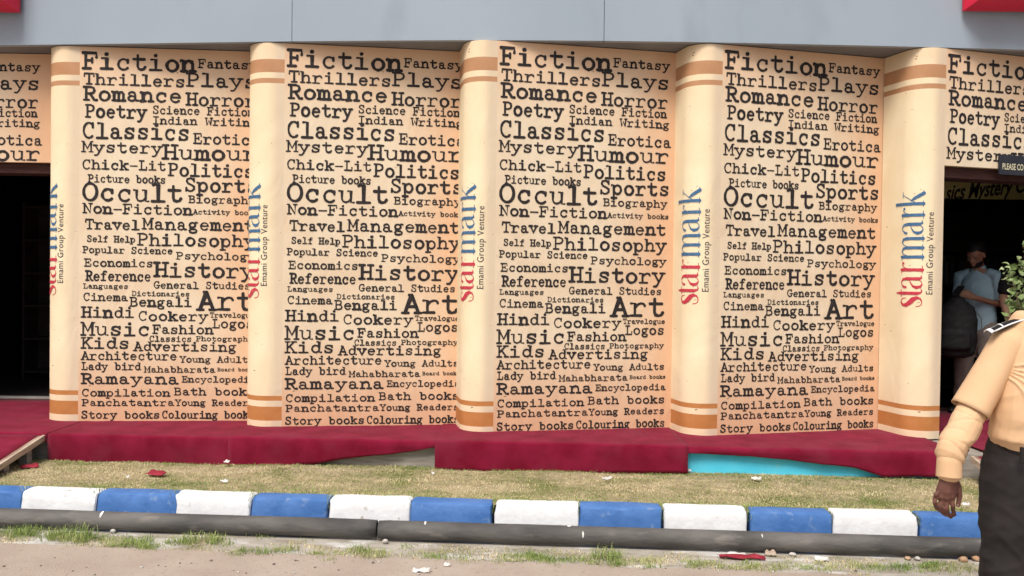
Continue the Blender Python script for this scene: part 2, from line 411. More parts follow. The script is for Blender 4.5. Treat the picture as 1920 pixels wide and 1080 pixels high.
def cover_text(zmin):
    rnd = random.Random(11)
    polys = []
    for (tx, x0, x1, yb, cp) in WORDS:
        a, zb = on_cover(x0, yb)
        _, zt = on_cover(x0, yb - cp)
        b, _ = on_cover(x1, yb)
        wp = word_polys(tx, a, b, zb, zt - zb, rnd)
        if zb + (zt - zb) * 1.1 < zmin: continue
        polys.append(wp)
    vs, fs = [], []
    k = 0
    for wp in polys:
        for pl in wp:
            k += 1
            off = -0.0022 - 0.0006 * ((k * 7) % 5) / 5
            b = len(vs)
            vs += [(p.x, off, p.y) for p in pl]
            fs.append(list(range(b, b + len(pl))))
    me = bpy.data.meshes.new('cover_lettering')
    me.from_pydata(vs, [], fs)
    if zmin > 0:
        bm = bmesh.new(); bm.from_mesh(me)
        bmesh.ops.bisect_plane(bm, geom=bm.verts[:] + bm.edges[:] + bm.faces[:], plane_co=(0, 0, zmin), plane_no=(0, 0, 1), clear_inner=True)
        bm.to_mesh(me); bm.free()
    me.materials.append(M['ink'])
    return me

def spine_pt(a, z, off=0.0):
    """point on the unrolled spine: a metres left of the fold, off in front"""
    if a <= SP_F: return Vector((-a, -off, z))
    ph = (a - SP_F) / SP_R
    if ph <= math.pi / 2:
        return Vector((-SP_F - (SP_R + off) * math.sin(ph), SP_R - (SP_R + off) * math.cos(ph), z))
    return Vector((-SP_F - SP_R - off, SP_R + (a - SP_F - SP_R * math.pi / 2), z))
def spine_mesh():
    SP_L = SP_F + SP_R * math.pi / 2
    As = [0, SP_F * .5] + [SP_F + SP_R * R(90) * k / 16 for k in range(17)] + [SP_L + 0.12, SP_L + 0.22]
    fr = [0, .022, .057, .0725, .085, .35, .65, .896, .909, .9245, .958, 1.0]
    fr = [0, .0205, .0205 + .0365, .0725, .085, .35, .65, .896, .909, .924, .958, 1.0]
    zs = [HB * f for f in fr]
    vs, fs, mi = [], [], []
    for z in zs:
        for a in As: vs.append(spine_pt(a, z))
    n = len(As)
    for j in range(len(zs) - 1):
        for i in range(n - 1):
            fs.append([j * n + i + 1, j * n + i, (j + 1) * n + i, (j + 1) * n + i + 1])
            m = 0
            if j in (1, 3): m = 1
            if j in (7, 9): m = 2
            mi.append(m)
    # flat lid on the top, a few millimetres under the soffit
    b = len(vs)
    for a in As: vs.append(spine_pt(a, HB))
    vs.append(Vector((0, SP_R + .22, HB)))
    fs.append(list(range(b, b + n + 1))); mi.append(0)
    me = bpy.data.meshes.new('spine')
    me.from_pydata([tuple(v) for v in vs], [], fs)
    me.polygons.foreach_set('use_smooth', [len(p.vertices) == 4 for p in me.polygons])
    me.polygons.foreach_set('material_index', mi)
    for k in ('spine', 'band_low', 'band_top'): me.materials.append(M[k])
    return me

# the two-colour serif wordmark on a spine, drawn in x-height units
DG = {
 's': [[(.42, .74, .012), (.41, .9, .014), (.32, .98, .02), (.2, .99, .03), (.09, .9, .06), (.08, .74, .085), (.2, .56, .11), (.36, .4, .115), (.44, .24, .075), (.4, .08, .035), (.27, .01, .02), (.12, .03, .016), (.05, .12, .012), (.03, .27, .012)]],
 't': [[(.2, 1.3, .03), (.2, 1.0, .075), (.2, .2, .075), (.24, .06, .045), (.32, .01, .02), (.42, .06, .012)], [(.02, 1, .018), (.38, 1, .018)]],
 'a': [[(.1, .76, .055), (.12, .86, .05), (.22, .97, .02), (.36, .99, .025), (.47, .9, .05), (.5, .72, .078), (.5, .18, .078), (.55, .04, .04), (.66, .06, .012)],
       [(.46, .58, .015), (.3, .52, .022), (.15, .42, .045), (.09, .26, .075), (.13, .1, .06), (.24, .01, .025), (.36, .04, .015), (.48, .18, .014)]],
 'r': [[(.16, 1, .075), (.16, 0, .075)], [(.02, .985, .014), (.16, .985, .014)], [(.02, .014, .014), (.32, .014, .014)], [(.2, .66, .012), (.26, .86, .014), (.36, .96, .02)], [(.42, .9, .06), (.43, .91, .06)]],
 'm': [[(.16, 1, .075), (.16, 0, .075)], [(.02, .985, .014), (.16, .985, .014)], [(.02, .014, .014), (.3, .014, .014)],
       [(.2, .66, .012), (.28, .9, .016), (.4, .985, .028), (.52, .92, .055), (.56, .74, .075), (.56, 0, .075)], [(.43, .014, .014), (.7, .014, .014)],
       [(.6, .66, .012), (.68, .9, .016), (.8, .985, .028), (.92, .92, .055), (.96, .74, .075), (.96, 0, .075)], [(.83, .014, .014), (1.1, .014, .014)]],
 'k': [[(.14, 1.42, .075), (.14, 0, .075)], [(0, 1.4, .014), (.14, 1.4, .014)], [(0, .014, .014), (.28, .014, .014)], [(.2, .36, .012), (.6, .985, .012)], [(.46, .985, .012), (.74, .985, .012)], [(.3, .56, .03), (.42, .4, .075), (.66, .0, .085)], [(.55, .014, .014), (.8, .014, .014)]],
}
def spine_wordmark(A0):
    XH, Z0 = 0.155, HB * (1 - 0.662)
    lay = [('s', 0.0, 1.04, 0), ('t', .074, .98, 0), ('a', .134, 1.04, 0), ('r', .252, 1.22, 0), ('m', .352, 1.13, 1), ('a', .545, 1.08, 1), ('r', .668, 1.2, 1), ('k', .762, .98, 1)]
    vs, fs, mi = [], [], []
    k = 0
    for ch, u0, wd, ci in lay:
        for st in DG[ch]:
            pts, ws = [], []
            for q in range(len(st) - 1):                    # short pieces follow the curve of the spine
                a, b = st[q], st[q + 1]
                m = max(1, int(math.hypot(b[0] - a[0], b[1] - a[1]) / .12))
                for r in range(m):
                    f = r / m
                    pts.append((a[0] + (b[0] - a[0]) * f, a[1] + (b[1] - a[1]) * f)); ws.append(a[2] + (b[2] - a[2]) * f)
            pts.append(st[-1][:2]); ws.append(st[-1][2])
            pol = []
            ribbon([(u0 + x * XH * wd, y * XH) for x, y in pts], [max(v * XH, .0025) for v in ws], pol)
            for pl in pol:
                k += 1
                b = len(vs)
                vs += [spine_pt(A0 + p.y, Z0 + p.x, 0.0025 + .0006 * (k % 4)) for p in pl]
                fs.append(list(range(b, b + len(pl)))); mi.append(ci)
    me = bpy.data.meshes.new('wordmark')
    me.from_pydata([tuple(v) for v in vs], [], fs)
    me.polygons.foreach_set('material_index', mi)
    me.materials.append(M['red_ink']); me.materials.append(M['blue_ink'])
    return me

def font_mesh(text, bold=0.0, shear=0.0, spacing=1.0):
    cu = bpy.data.curves.new('t', 'FONT')
    cu.body = text; cu.offset = bold; cu.shear = shear; cu.space_character = spacing
    cu.resolution_u = 3
    o = bpy.data.objects.new('t', cu)
    COL.objects.link(o)
    dg = bpy.context.evaluated_depsgraph_get()
    me = bpy.data.meshes.new_from_object(o.evaluated_get(dg))
    bpy.data.objects.remove(o); bpy.data.curves.remove(cu)
    xs = [v.co.x for v in me.vertices]
    x0, x1 = min(xs), max(xs)
    me.materials.clear()
    return me, x0, x1
def spine_tagline(A0, word):
    me, x0, x1 = font_mesh('Emami Group Venture', 0.0, 0, 1.08)
    Z0, Z1, Hc = HB * (1 - .629), HB * (1 - .419), .05
    k = (Z1 - Z0) / (x1 - x0)
    for v in me.vertices:
        v.co = spine_pt(A0 + v.co.y / .7 * Hc, Z0 + (v.co.x - x0) * k, .0025)
    xs = [v.co.z for v in me.vertices]
    cut = [Z0 - 1, Z0 + .302 * (Z1 - Z0), Z0 + .605 * (Z1 - Z0), Z1 + 1]
    bm = bmesh.new(); bm.from_mesh(me)
    bmesh.ops.delete(bm, geom=[v for v in bm.verts if not cut[word] <= v.co.z < cut[word + 1]], context='VERTS')
    bm.to_mesh(me); bm.free()
    me.materials.append(M['grey_ink'])
    return me

def cover_mesh(door=None, seed=0):
    """door = (x0, x1, ztop): opening cut from the floor up"""
    xs = [WB * i / 10 for i in range(11)]
    zs = [HB * i / 14 for i in range(15)]
    if door:
        xs = sorted(set([x for x in xs if min(abs(x - door[0]), abs(x - door[1])) > .03] + [max(door[0], 0), min(door[1], WB)]))
        zs = sorted(set([z for z in zs if abs(z - door[2]) > .03] + [door[2]]))
    bm = bmesh.new()
    g = {}
    for i, x in enumerate(xs):
        for j, z in enumerate(zs):
            zz = z
            if j == 0: zz = 0.004 + .006 * mnoise.noise((x * 5, seed * 3.1, 0))
            g[i, j] = bm.verts.new((x, 0, zz))
    for i in range(len(xs) - 1):
        for j in range(len(zs) - 1):
            if door and door[0] - .001 <= xs[i] and xs[i + 1] <= door[1] + .001 and zs[j + 1] <= door[2] + .001: continue
            bm.faces.new((g[i, j], g[i + 1, j], g[i + 1, j + 1], g[i, j + 1]))
    r = bmesh.ops.extrude_face_region(bm, geom=bm.faces[:])
    for v in r['geom']:
        if isinstance(v, bmesh.types.BMVert): v.co.y += 0.045
    for v in [v for v in bm.verts if not v.link_faces]: bm.verts.remove(v)
    me = bpy.data.meshes.new('cover')
    bmesh.ops.recalc_face_normals(bm, faces=bm.faces)
    bm.to_mesh(me); bm.free()
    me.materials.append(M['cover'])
    return me

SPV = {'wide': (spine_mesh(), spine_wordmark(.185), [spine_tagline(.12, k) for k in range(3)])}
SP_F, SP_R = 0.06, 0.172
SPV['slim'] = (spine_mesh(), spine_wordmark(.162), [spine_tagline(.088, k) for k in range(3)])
ME_TX, ME_TXD = cover_text(0), cover_text(HB * (1 - .298))
DZ = HB * (1 - .298)
BLAB = ['giant book facade panel over the dark left doorway, only its upper words kept',
        'giant book facade panel right of the left doorway, its cover ending at x of Fantas and book',
        'giant book panel above the lifted carpet flap and the bare grey boards',
        'middle giant book panel, standing under the vertical seam right of the frame centre',
        'giant book panel above the bright cyan board, last complete cover before the right doorway',
        'giant book panel at the right doorway with broad visible spine and cut-away cover']
BLAB[1] = 'giant book facade panel beside the left doorway, its spine bordering the dark opening'
BLAB[3] = 'giant book panel between the lifted carpet flap and the cyan board, tallest in view'
for i, (o, th) in enumerate(BOOKS):
    bk = empty('giant_book', o, th)
    tag(bk, BLAB[i], 'book display', 'giant book panels forming the shop front')
    door = {0: (.12, WB, DZ), 5: (0.0, 1.25, DZ)}.get(i)
    cv = link('cover', cover_mesh(door, i), bk)
    ME_SP, ME_WM, ME_TL = SPV['wide' if i < 3 else 'slim']
    s = link('spine', ME_SP, bk)
    link('spine_wordmark', ME_WM, s); [link('tagline_word', m_, s) for m_ in ME_TL]
    link('cover_lettering', ME_TXD if door else ME_TX, cv)
    if door:
        h = box('door_header', max(door[0], .01), min(door[1], WB) - .005, .048, .26, DZ - .085, DZ - .003, M['header'], bk, .004)

# ------------------------------------------------------------------ the shop building
ZS = ZP + HB + .006
bld = empty('shop_building', (0, 9.5, 0))
tag(bld, 'grey panelled temporary shop building with a long plain fascia above the giant books', 'building')
def bpart(o):
    o.parent = bld
    o.matrix_parent_inverse = Matrix.Translation((0, 9.5, 0)).inverted()
    return o
FE = [(-560, 7.05), (-200, 6.88), (0, 6.74), (250, 6.64), (470, 6.55), (547, 6.52), (700, 6.475), (860, 6.43), (1000, 6.41), (1132, 6.4), (1270, 6.4), (1450, 6.415), (1665, 6.445), (1920, 6.5), (2250, 6.62), (2560, 6.78)]
FP = [Vector((P(x, 100, d).x, d, 0)) for x, d in FE]
def fascia(a, b, nm):
    seg = FP[a:b + 1]
    bm = bmesh.new()
    gap = .0022
    pts = [p.copy() for p in seg]
    pts[0].x += gap; pts[-1].x -= gap
    z0, z1 = ZS, ZS + 1.25
    F = [[bm.verts.new((p.x, p.y + dy, z)) for p in pts] for (dy, z) in ((0, z0), (0, z1), (.05, z1), (.05, z0))]
    for k in range(4):
        for i in range(len(pts) - 1):
            bm.faces.new((F[k][i], F[k][i + 1], F[(k + 1) % 4][i + 1], F[(k + 1) % 4][i]))
    bm.faces.new([F[k][0] for k in range(4)]); bm.faces.new([F[k][-1] for k in range(4)][::-1])
    return bpart(from_bm(nm, bm, M['fascia']))
fascia(0, 5, 'fascia_panel'); fascia(5, 9, 'fascia_panel'); fascia(9, 15, 'fascia_panel')
YB = 12.2
bpart(prism('fascia_backing', [(p.x, p.y + .052) for p in FP] + [(p.x, p.y + .09) for p in FP[::-1]], ZS + .01, ZS + 1.24, M['seam']))
bpart(prism('soffit', [(p.x, p.y + .051) for p in FP] + [(FP[-1].x, YB), (FP[0].x, YB)], ZS + .001, ZS + .009, M['soffit']))
xl, xr = FP[0].x, FP[-1].x
bpart(prism('roof', [(p.x, p.y + .1) for p in FP] + [(xr, YB), (xl, YB)], ZS + 1.1, ZS + 1.2, M['soffit']))
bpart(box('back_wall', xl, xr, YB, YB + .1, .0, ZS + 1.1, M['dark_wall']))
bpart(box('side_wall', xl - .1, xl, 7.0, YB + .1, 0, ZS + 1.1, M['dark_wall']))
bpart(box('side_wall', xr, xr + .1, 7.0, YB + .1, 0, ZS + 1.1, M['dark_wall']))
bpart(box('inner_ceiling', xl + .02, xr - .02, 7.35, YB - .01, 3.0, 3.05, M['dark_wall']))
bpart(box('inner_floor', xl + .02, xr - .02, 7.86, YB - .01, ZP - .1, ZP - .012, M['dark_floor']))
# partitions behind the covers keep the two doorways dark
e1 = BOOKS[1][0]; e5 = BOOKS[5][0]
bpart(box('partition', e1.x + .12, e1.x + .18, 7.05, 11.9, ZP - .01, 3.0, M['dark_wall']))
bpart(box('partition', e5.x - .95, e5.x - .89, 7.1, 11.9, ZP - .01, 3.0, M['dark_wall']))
# outer front walls beyond the books
bpart(box('front_wall', xl, BOOKS[0][0].x - .2, 7.1, 7.18, 0, ZS, M['soffit']))
o5 = BOOKS[5][0] + Vector((math.cos(BOOKS[5][1]), math.sin(BOOKS[5][1]), 0)) * WB
bpart(box('front_wall', o5.x, xr, o5.y, o5.y + .08, 0, ZS, M['soffit']))

# red sign boxes on the fascia
def sign_box(label, x0, x1, z0, y, letter=None):
    t = empty('sign_box', ((x0 + x1) / 2, y, z0))
    tag(t, label, 'sign', 'red sign boxes on the fascia')
    hw, h, dp = (x1 - x0) / 2, .75, .19
    bm = bmesh.new()
    # tapered tray: back rim larger than the front face
    rings = [(hw, 0, h, 0), (hw, 0, h, -.03), (hw - .055, .05, h - .05, -dp)]
    R_ = []
    for (a, b, c, yy) in rings:
        R_.append([bm.verts.new(p) for p in ((-a, yy, b), (a, yy, b), (a, yy, c), (-a, yy, c))])
    for q in range(2):
        for i in range(4): bm.faces.new((R_[q][i], R_[q][(i + 1) % 4], R_[q + 1][(i + 1) % 4], R_[q + 1][i]))
    bm.faces.new(R_[0]); bm.faces.new(R_[2])
    from_bm('tray', bm, M['sign_red'], t)
    box('face', -hw + .075, hw - .075, -dp - .006, -dp - .001, .07, h - .07, M['sign_face'], t)
    bm = bmesh.new()
    for (a, b, c, d) in ((-hw + .065, hw - .065, .058, .066), (-hw + .065, hw - .065, h - .066, h - .058), (-hw + .058, -hw + .066, .058, h - .058), (hw - .066, hw - .058, .058, h - .058)):
        bbox(bm, a, b, -dp - .008, -dp - .002, c, d)
    from_bm('border', bm, M['white'], t)
    if letter:
        me, a, b = font_mesh(letter, .01)
        for v in me.vertices: v.co = Vector((hw - .22 + v.co.x * .08, -dp - .008, .105 + v.co.y * .08))
        me.materials.append(M['white'])
        link('lettering', me, t)
p = P(34, 22, 6.66)
sign_box('red sign box mounted high at the left end of the grey fascia', p.x - 1.9, p.x, p.z, 6.69, 'a')
p = P(1808, 19, 6.42)
sign_box('red sign box mounted high at the right end of the grey fascia', p.x, p.x + 1.9, p.z, 6.45)

# ------------------------------------------------------------------ platform, ramps, carpet
def fd(x): return 6.06 - .041 * x            # distance of the platform's front edge
ZL = 0.172                                    # lawn height
XL, XR = -3.37, 3.14                          # right edge of the left ramp, left edge of the right ramp
pf = empty('platform', (0, 6.5, ZL))
tag(pf, 'low timber platform under the giant books, mostly hidden by red carpet', 'platform')
def ppart(o):
    o.parent = pf
    o.matrix_parent_inverse = Matrix.Translation((0, 6.5, ZL)).inverted()
    return o
ppart(prism('deck', [(-7.2, fd(-7.2) + .035), (5.9, fd(5.9) + .035), (5.9, 7.86), (-7.2, 7.86)], ZP - .06, ZP - .012, M['plank']))
def front_board(a, b, m, z0=.165, z1=ZP - .016, dy=.026):
    return ppart(prism('front_board', [(a, fd(a) + dy), (b, fd(b) + dy), (b, fd(b) + dy + .02), (a, fd(a) + dy + .02)], z0, z1, m, bev=.002))
p0, p1 = G(1288, 850, ZP).x, XR - .02
front_board(-7.1, -2.2, M['plank']); front_board(-2.196, -.52, M['plank']); front_board(-.516, p0 - .03, M['plank'])
c = front_board(p0 - .026, p1, M['cyan']); c['label'] = 'bright cyan painted front board'
front_board(p1 + .004, 5.8, M['plank'])

def carpet(label, x0, x1, zbot, back, seed=0, lift=0.0, frontoff=None):
    """a strip of carpet over the platform: lies on the deck, turns over the front edge, hangs to zbot(x)"""
    n = max(8, int((x1 - x0) / .035))
    bm = bmesh.new()
    g = []
    rowsT = [0, .15, .35, .6, .8, .92, .97]
    for i in range(n + 1):
        x = x0 + (x1 - x0) * i / n
        f = fd(x) + (frontoff(x) if frontoff else 0)
        b = back(x)
        col = []
        for t in rowsT:
            y = b + (f + .012 - b) * t
            z = ZP + .004 + lift + .006 * max(0, mnoise.noise((x * 2.3 + seed, y * 3, .3))) + .003 * mnoise.noise((x * 9, y * 9, seed))
            col.append((x, y, z))
        for a in (10, 35, 62, 85):
            col.append((x, f + .004 - .015 * math.sin(R(a)), ZP - .010 + lift + .014 * math.cos(R(a)) + .004 * mnoise.noise((x * 4, seed, 8))))
        zb = (zbot(x) + .008 * mnoise.noise((x * 2.2, seed, 6)) + .004 * mnoise.noise((x * 9, seed, 6))) if zbot else ZP - .05
        m = 6
        z0 = ZP - .016
        for k in range(1, m + 1):
            z = z0 + (min(zb, z0 - .004) - z0) * k / m
            cr_ = 1 - abs(mnoise.noise((x * 2.6 + z * 1.5 + seed * 5, z * .8, 1.7))) * 2.2
            wv = (.020 * max(0, cr_) ** 2 + .010 * mnoise.noise((x * 4.1 + seed, z * 5, 3)) + .005 * mnoise.noise((x * 13, z * 9, seed))) * (k / m) ** .7
            col.append((x, f - .0115 - wv * .8 + .012 * k / m - .004, z))
        g.append([bm.verts.new(p) for p in col])
    for i in range(n):
        for j in range(len(g[0]) - 1):
            bm.faces.new((g[i][j], g[i][j + 1], g[i + 1][j + 1], g[i + 1][j]))
    o = from_bm('carpet', bm, M['carpet'], None, True)
    md = o.modifiers.new('thick', 'SOLIDIFY'); md.thickness = .005; md.offset = 1
    tag(o, label, 'carpet', 'red carpet strips over the platform')
    return o
def lin(pts):
    def f(x):
        for (a, va), (b, vb) in zip(pts, pts[1:]):
            if x <= b: return va + (vb - va) * max(0, (x - a) / (b - a))
        return pts[-1][1]
    return f
def book_back(x):
    """how far back a strip runs: under the covers, or to the threshold inside a doorway"""
    if x < BOOKS[1][0].x - .3 or x > BOOKS[5][0].x: return 7.84
    return 7.0
def gx(px, py, z=.25): return P(px, py, fd((px - 960) / 1600 * 6.06)).x
def gz(px, py):
    q = P(px, py, fd((px - 960) / 1600 * 6.06)); return (q.x, q.z)
xa, xb, xc = gx(430, 850), gx(816, 850), gx(1288, 850)
carpet('red carpet strip hanging straight from the platform next to the left ramp', XL + .01, xa + .03, lin([gz(90, 869), gz(200, 870), gz(300, 873), gz(428, 877)]), book_back, 1)
carpet('red carpet strip whose lower edge lifts to bare grey boards', xa, xb + .03, lin([gz(428, 880), gz(540, 874), gz(640, 861), gz(720, 851), gz(770, 845), gz(815, 837)]), book_back, 2, .006, frontoff=lambda x: -.010)
carpet('red carpet strip hanging full length between bare grey boards and cyan board', xb, xc, lin([gz(820, 880), gz(1000, 885), gz(1286, 886)]), book_back, 3, .012, frontoff=lambda x: -.020)
carpet('red carpet strip sagging diagonally across the cyan board', xc - .03, XR + .0, lin([gz(1288, 848), gz(1400, 853), gz(1500, 864), gz(1600, 876), gz(1655, 893), gz(1760, 893)]), book_back, 4, .002, frontoff=lambda x: -.008)
carpet('red carpet inside the left doorway behind the ramp top', -7.0, XL + .004, None, lambda x: 7.84, 5)
carpet('red carpet inside the right doorway behind the ramp top', XR + .2, 5.7, None, lambda x: 7.84, 6)
th = tag(box('threshold', -6.9, e1.x - .33, 7.86, 7.95, ZP - .01, ZP + .02, M['threshold'], None, .004), 'pale grey threshold strip in the dark left doorway', 'threshold')
th = tag(box('threshold', e5.x + .02, 5.6, 7.86, 7.95, ZP - .01, ZP + .02, M['header'], None, .004), 'dark brown threshold strip in the right doorway', 'threshold')

def ramp(label, x0, x1, clabel, ymin):
    yt = fd((x0 + x1) / 2) - .045
    t = empty('ramp', ((x0 + x1) / 2, yt, ZL))
    tag(t, label, 'ramp', 'entrance ramps')
    L_ = yt - ymin
    hw = (x1 - x0) / 2
    dz = ZP - ZL - .01
    def slab(nm, xa, xb, off0, off1, m, par, y0=0.0, y1=1.0):
        bm = bmesh.new()
        V = []
        for f in (y0, y1):
            z = ZP - ZL - .005 - dz * f
            for xx in (xa, xb):
                for of in (off0, off1): V.append(bm.verts.new((xx, -L_ * f, z + of)))
        a = V
        for q in ((0, 1, 3, 2), (4, 6, 7, 5), (0, 4, 5, 1), (2, 3, 7, 6), (0, 2, 6, 4), (1, 5, 7, 3)): bm.faces.new([a[k] for k in q])
        return from_bm(nm, bm, m, par)
    slab('ramp_board', -hw, hw, -.028, -.002, M['wood_red'], t)
    slab('edge_batten', -hw - .022, -hw - .001, -.036, .004, M['pale_wood'], t)
    slab('edge_batten', hw + .001, hw + .022, -.036, .004, M['pale_wood'], t)
    for xx in (-hw + .03, hw - .08):
        for f in (.1, .38): box('block', xx, xx + .06, -L_ * f - .06, -L_ * f, -.02, ZP - ZL - .036 - dz * (f + .06), M['plank'], t)
    # carpet on it: a thing of its own
    bm = bmesh.new(); g = []
    nx, ny = 24, 24
    for i in range(nx + 1):
        r = []
        for j in range(ny + 1):
            xx = x0 + .03 + (x1 - x0 - .06) * i / nx; f = j / ny * .995
            r.append(bm.verts.new((xx, yt - L_ * f, ZP - .003 - dz * f + .004 * mnoise.noise((xx * 5, f * 6, 2)))))
        g.append(r)
    for i in range(nx):
        for j in range(ny): bm.faces.new((g[i][j], g[i][j + 1], g[i + 1][j + 1], g[i + 1][j]))
    o = from_bm('carpet', bm, M['carpet'], None, True)
    md = o.modifiers.new('thick', 'SOLIDIFY'); md.thickness = .005; md.offset = 1
    tag(o, clabel, 'carpet', 'red carpets on the ramps')
ramp('wooden ramp with pale edge batten rising to the left doorway', -5.0, XL - .03, 'red carpet laid on the ramp at the left doorway', 5.2)
ramp('wooden ramp with reddish edge behind the guard at the right doorway', XR + .05, 4.9, 'red carpet laid on the ramp at the right doorway', 5.15)

# ------------------------------------------------------------------ ground, kerb, pipe
def pd(x): return 4.880 - .0603 * x           # distance of the pipe's contact line
KB = .06                                      # pipe radius + gap
def kd(x): return pd(x) + .170                # kerb front
def sheet(name, pts, z, m, kind='structure'):
    o = from_py(name, [(x, y, z) for x, y in pts], [list(range(len(pts)))], m)
    tag(o, kind=kind)
    return o
sheet('ground', [(-400, -400), (400, -400), (400, 600), (-400, 600)], -.03, M['ground'])
def rd(x): return 4.60 - .074 * x + .035 * mnoise.noise((x * 2.3, 1, 0)) + .015 * mnoise.noise((x * 9, 5, 0))
xs = [-14 + .1 * k for k in range(281)]
sheet('gutter', [(-14, 4.1), (14, 3.0)] + [(14, kd(14) + .02), (-14, kd(-14) + .02)], -.006, M['gutter'])
sheet('road', [(-14, -60), (14, -60)] + [(x, rd(x)) for x in xs[::-1]], 0.0, M['road'])

# lawn: gently uneven
bm = bmesh.new(); g = []
NX, NY = 160, 16
def lawn_z(x, y): return ZL - .004 + .012 * mnoise.noise((x * 1.6, y * 3, 0)) + .004 * mnoise.noise((x * 9, y * 9, 3))
for i in range(NX + 1):
    x = -8 + 16 * i / NX
    col = []
    for j in range(NY + 1):
        y = kd(x) + .06 + (fd(x) + .3 - kd(x) - .06) * j / NY
        col.append(bm.verts.new((x, y, lawn_z(x, y))))
    g.append(col)
for i in range(NX):
    for j in range(NY): bm.faces.new((g[i][j], g[i + 1][j], g[i + 1][j + 1], g[i][j + 1]))
tag(from_bm('lawn', bm, M['soil'], None, True), kind='structure')
# fine stones on the road
rg = random.Random(3)

# kerb stones
KE = [(-420, 'w'), (-265, 'b'), (-112, 'w'), (-112, 'w')]
KX = [(-418, -268, 0), (-264, -115, 1), (-112, 36, 0)]
KX = [(-275, -122, 0), (-118, 36, 1), (38, 176, 0), (179, 328, 1), (324, 467, 0), (470, 614, 1), (617, 767, 0), (771, 921, 1), (929, 1084, 0), (1089, 1239, 1), (1246, 1402, 0), (1410, 1560, 1), (1565, 1722, 0), (1729, 1884, 1), (1890, 2046, 0), (2052, 2210, 1)]
KZ = .186
NEAR = ['left of the frame edge', 'cut by the left edge of the photo', 'first whole one from the left edge', 'third from the left edge, with cracked paint beside its right end',
        'beneath the left half of the first full book cover', 'beneath the right spine of the first full cover', 'under the lifted carpet flap', 'just right of the joint in the grey pipe',
        'right of the photo centre line start', 'below the spine of the fourth book', 'left of the cyan board', 'under the cyan board', 'just left of the guard\'s hand', 'behind the guard\'s hand', 'hidden behind the guard', 'right of the guard']
KL = ['white painted kerb stone off to the left of the blue end stone', 'blue kerb stone cut by the left edge of the photo', 'white kerb stone below the left ramp, splashed at its foot',
      'blue kerb stone with crinkled peeling paint near the red scrap', 'white kerb stone right of the blue stone with crinkled paint', 'blue kerb stone below the carpet seam where the flap begins lifting',
      'white kerb stone above the black joint in the pipe', 'blue kerb stone just right of the pipe joint', 'white kerb stone below the spine of the middle book, beside weed gap',
      'blue kerb stone above the white dropping on the pipe', 'white kerb stone with scuffed left end below the cyan board\'s left edge', 'blue kerb stone directly below the cyan board',
      'white kerb stone left of the guard\'s hanging hand', 'blue kerb stone behind the guard\'s hand', 'white kerb stone hidden behind the guard\'s legs', 'blue kerb stone beyond the guard']
for i, (a, b, c) in enumerate(KX):
    a -= (i * 7 % 5) * .55; b += (i * 3 % 5) * .55
    xa_ = P(a, 960, kd((a - 960) / 320.)).x; xb_ = P(b, 960, kd((b - 960) / 320.)).x
    mx = (xa_ + xb_) / 2
    L_ = xb_ - xa_
    bm = bmesh.new()
    rk = random.Random(i * 5 + 1)
    prof = [(-.022, -.24), (-.012, -.13), (-.005, -.06), (0, -.016), (.006, -.004), (.016, 0), (.05, .002), (.09, .003), (.128, .001), (.135, -.008), (.138, -.24)]
    prof = [(y + .012, z) for y, z in prof]
    st = [-L_ / 2, -L_ / 2 + .006, -L_ / 2 + .02] + [-L_ / 2 + .02 + (L_ - .04) * k / 12 for k in range(1, 12)] + [L_ / 2 - .02, L_ / 2 - .006, L_ / 2]
    g = []
    for k, x in enumerate(st):
        e = 1 if k in (0, len(st) - 1) else (.25 if k in (1, len(st) - 2) else 0)
        r = []
        for j, (y, z) in enumerate(prof):
            q = Vector((x * 6 + i * 9.7, y * 9, z * 8))
            chip = max(0, mnoise.noise((x * 14 + i * 3.3, z * 5, 7)) - .22) * (.05 if j in (3, 4, 5) else .005)
            dy = e * .012 * (1 if y < .07 else -1) + chip + .004 * mnoise.noise(q)
            r.append(bm.verts.new((x + (.012 * mnoise.noise((z * 14, y * 14, i * 1.7 + (5 if x > 0 else 0)))) * (abs(x) > L_ / 2 - .01), y + dy, z - e * .007 * (z > -.05) - chip * .6 + .003 * mnoise.noise(q + Vector((3, 3, 3))))))
        g.append(r)
    for k in range(len(st) - 1):
        for j in range(len(prof) - 1): bm.faces.new((g[k][j], g[k + 1][j], g[k + 1][j + 1], g[k][j + 1]))
    bm.faces.new(g[0]); bm.faces.new(g[-1][::-1])
    o = from_bm('kerb_stone', bm, M['kerb_blue'] if c else M['kerb_white'], None, True)
    o.data.set_sharp_from_angle(angle=R(22))
    o.location = (mx, kd(mx), KZ + random.uniform(-.003, .003))
    o.rotation_euler = (0, random.uniform(-.006, .006), math.atan(-.0603) + random.uniform(-.008, .008))
    tag(o, KL[i], 'kerb stone', 'blue and white painted kerb stones')

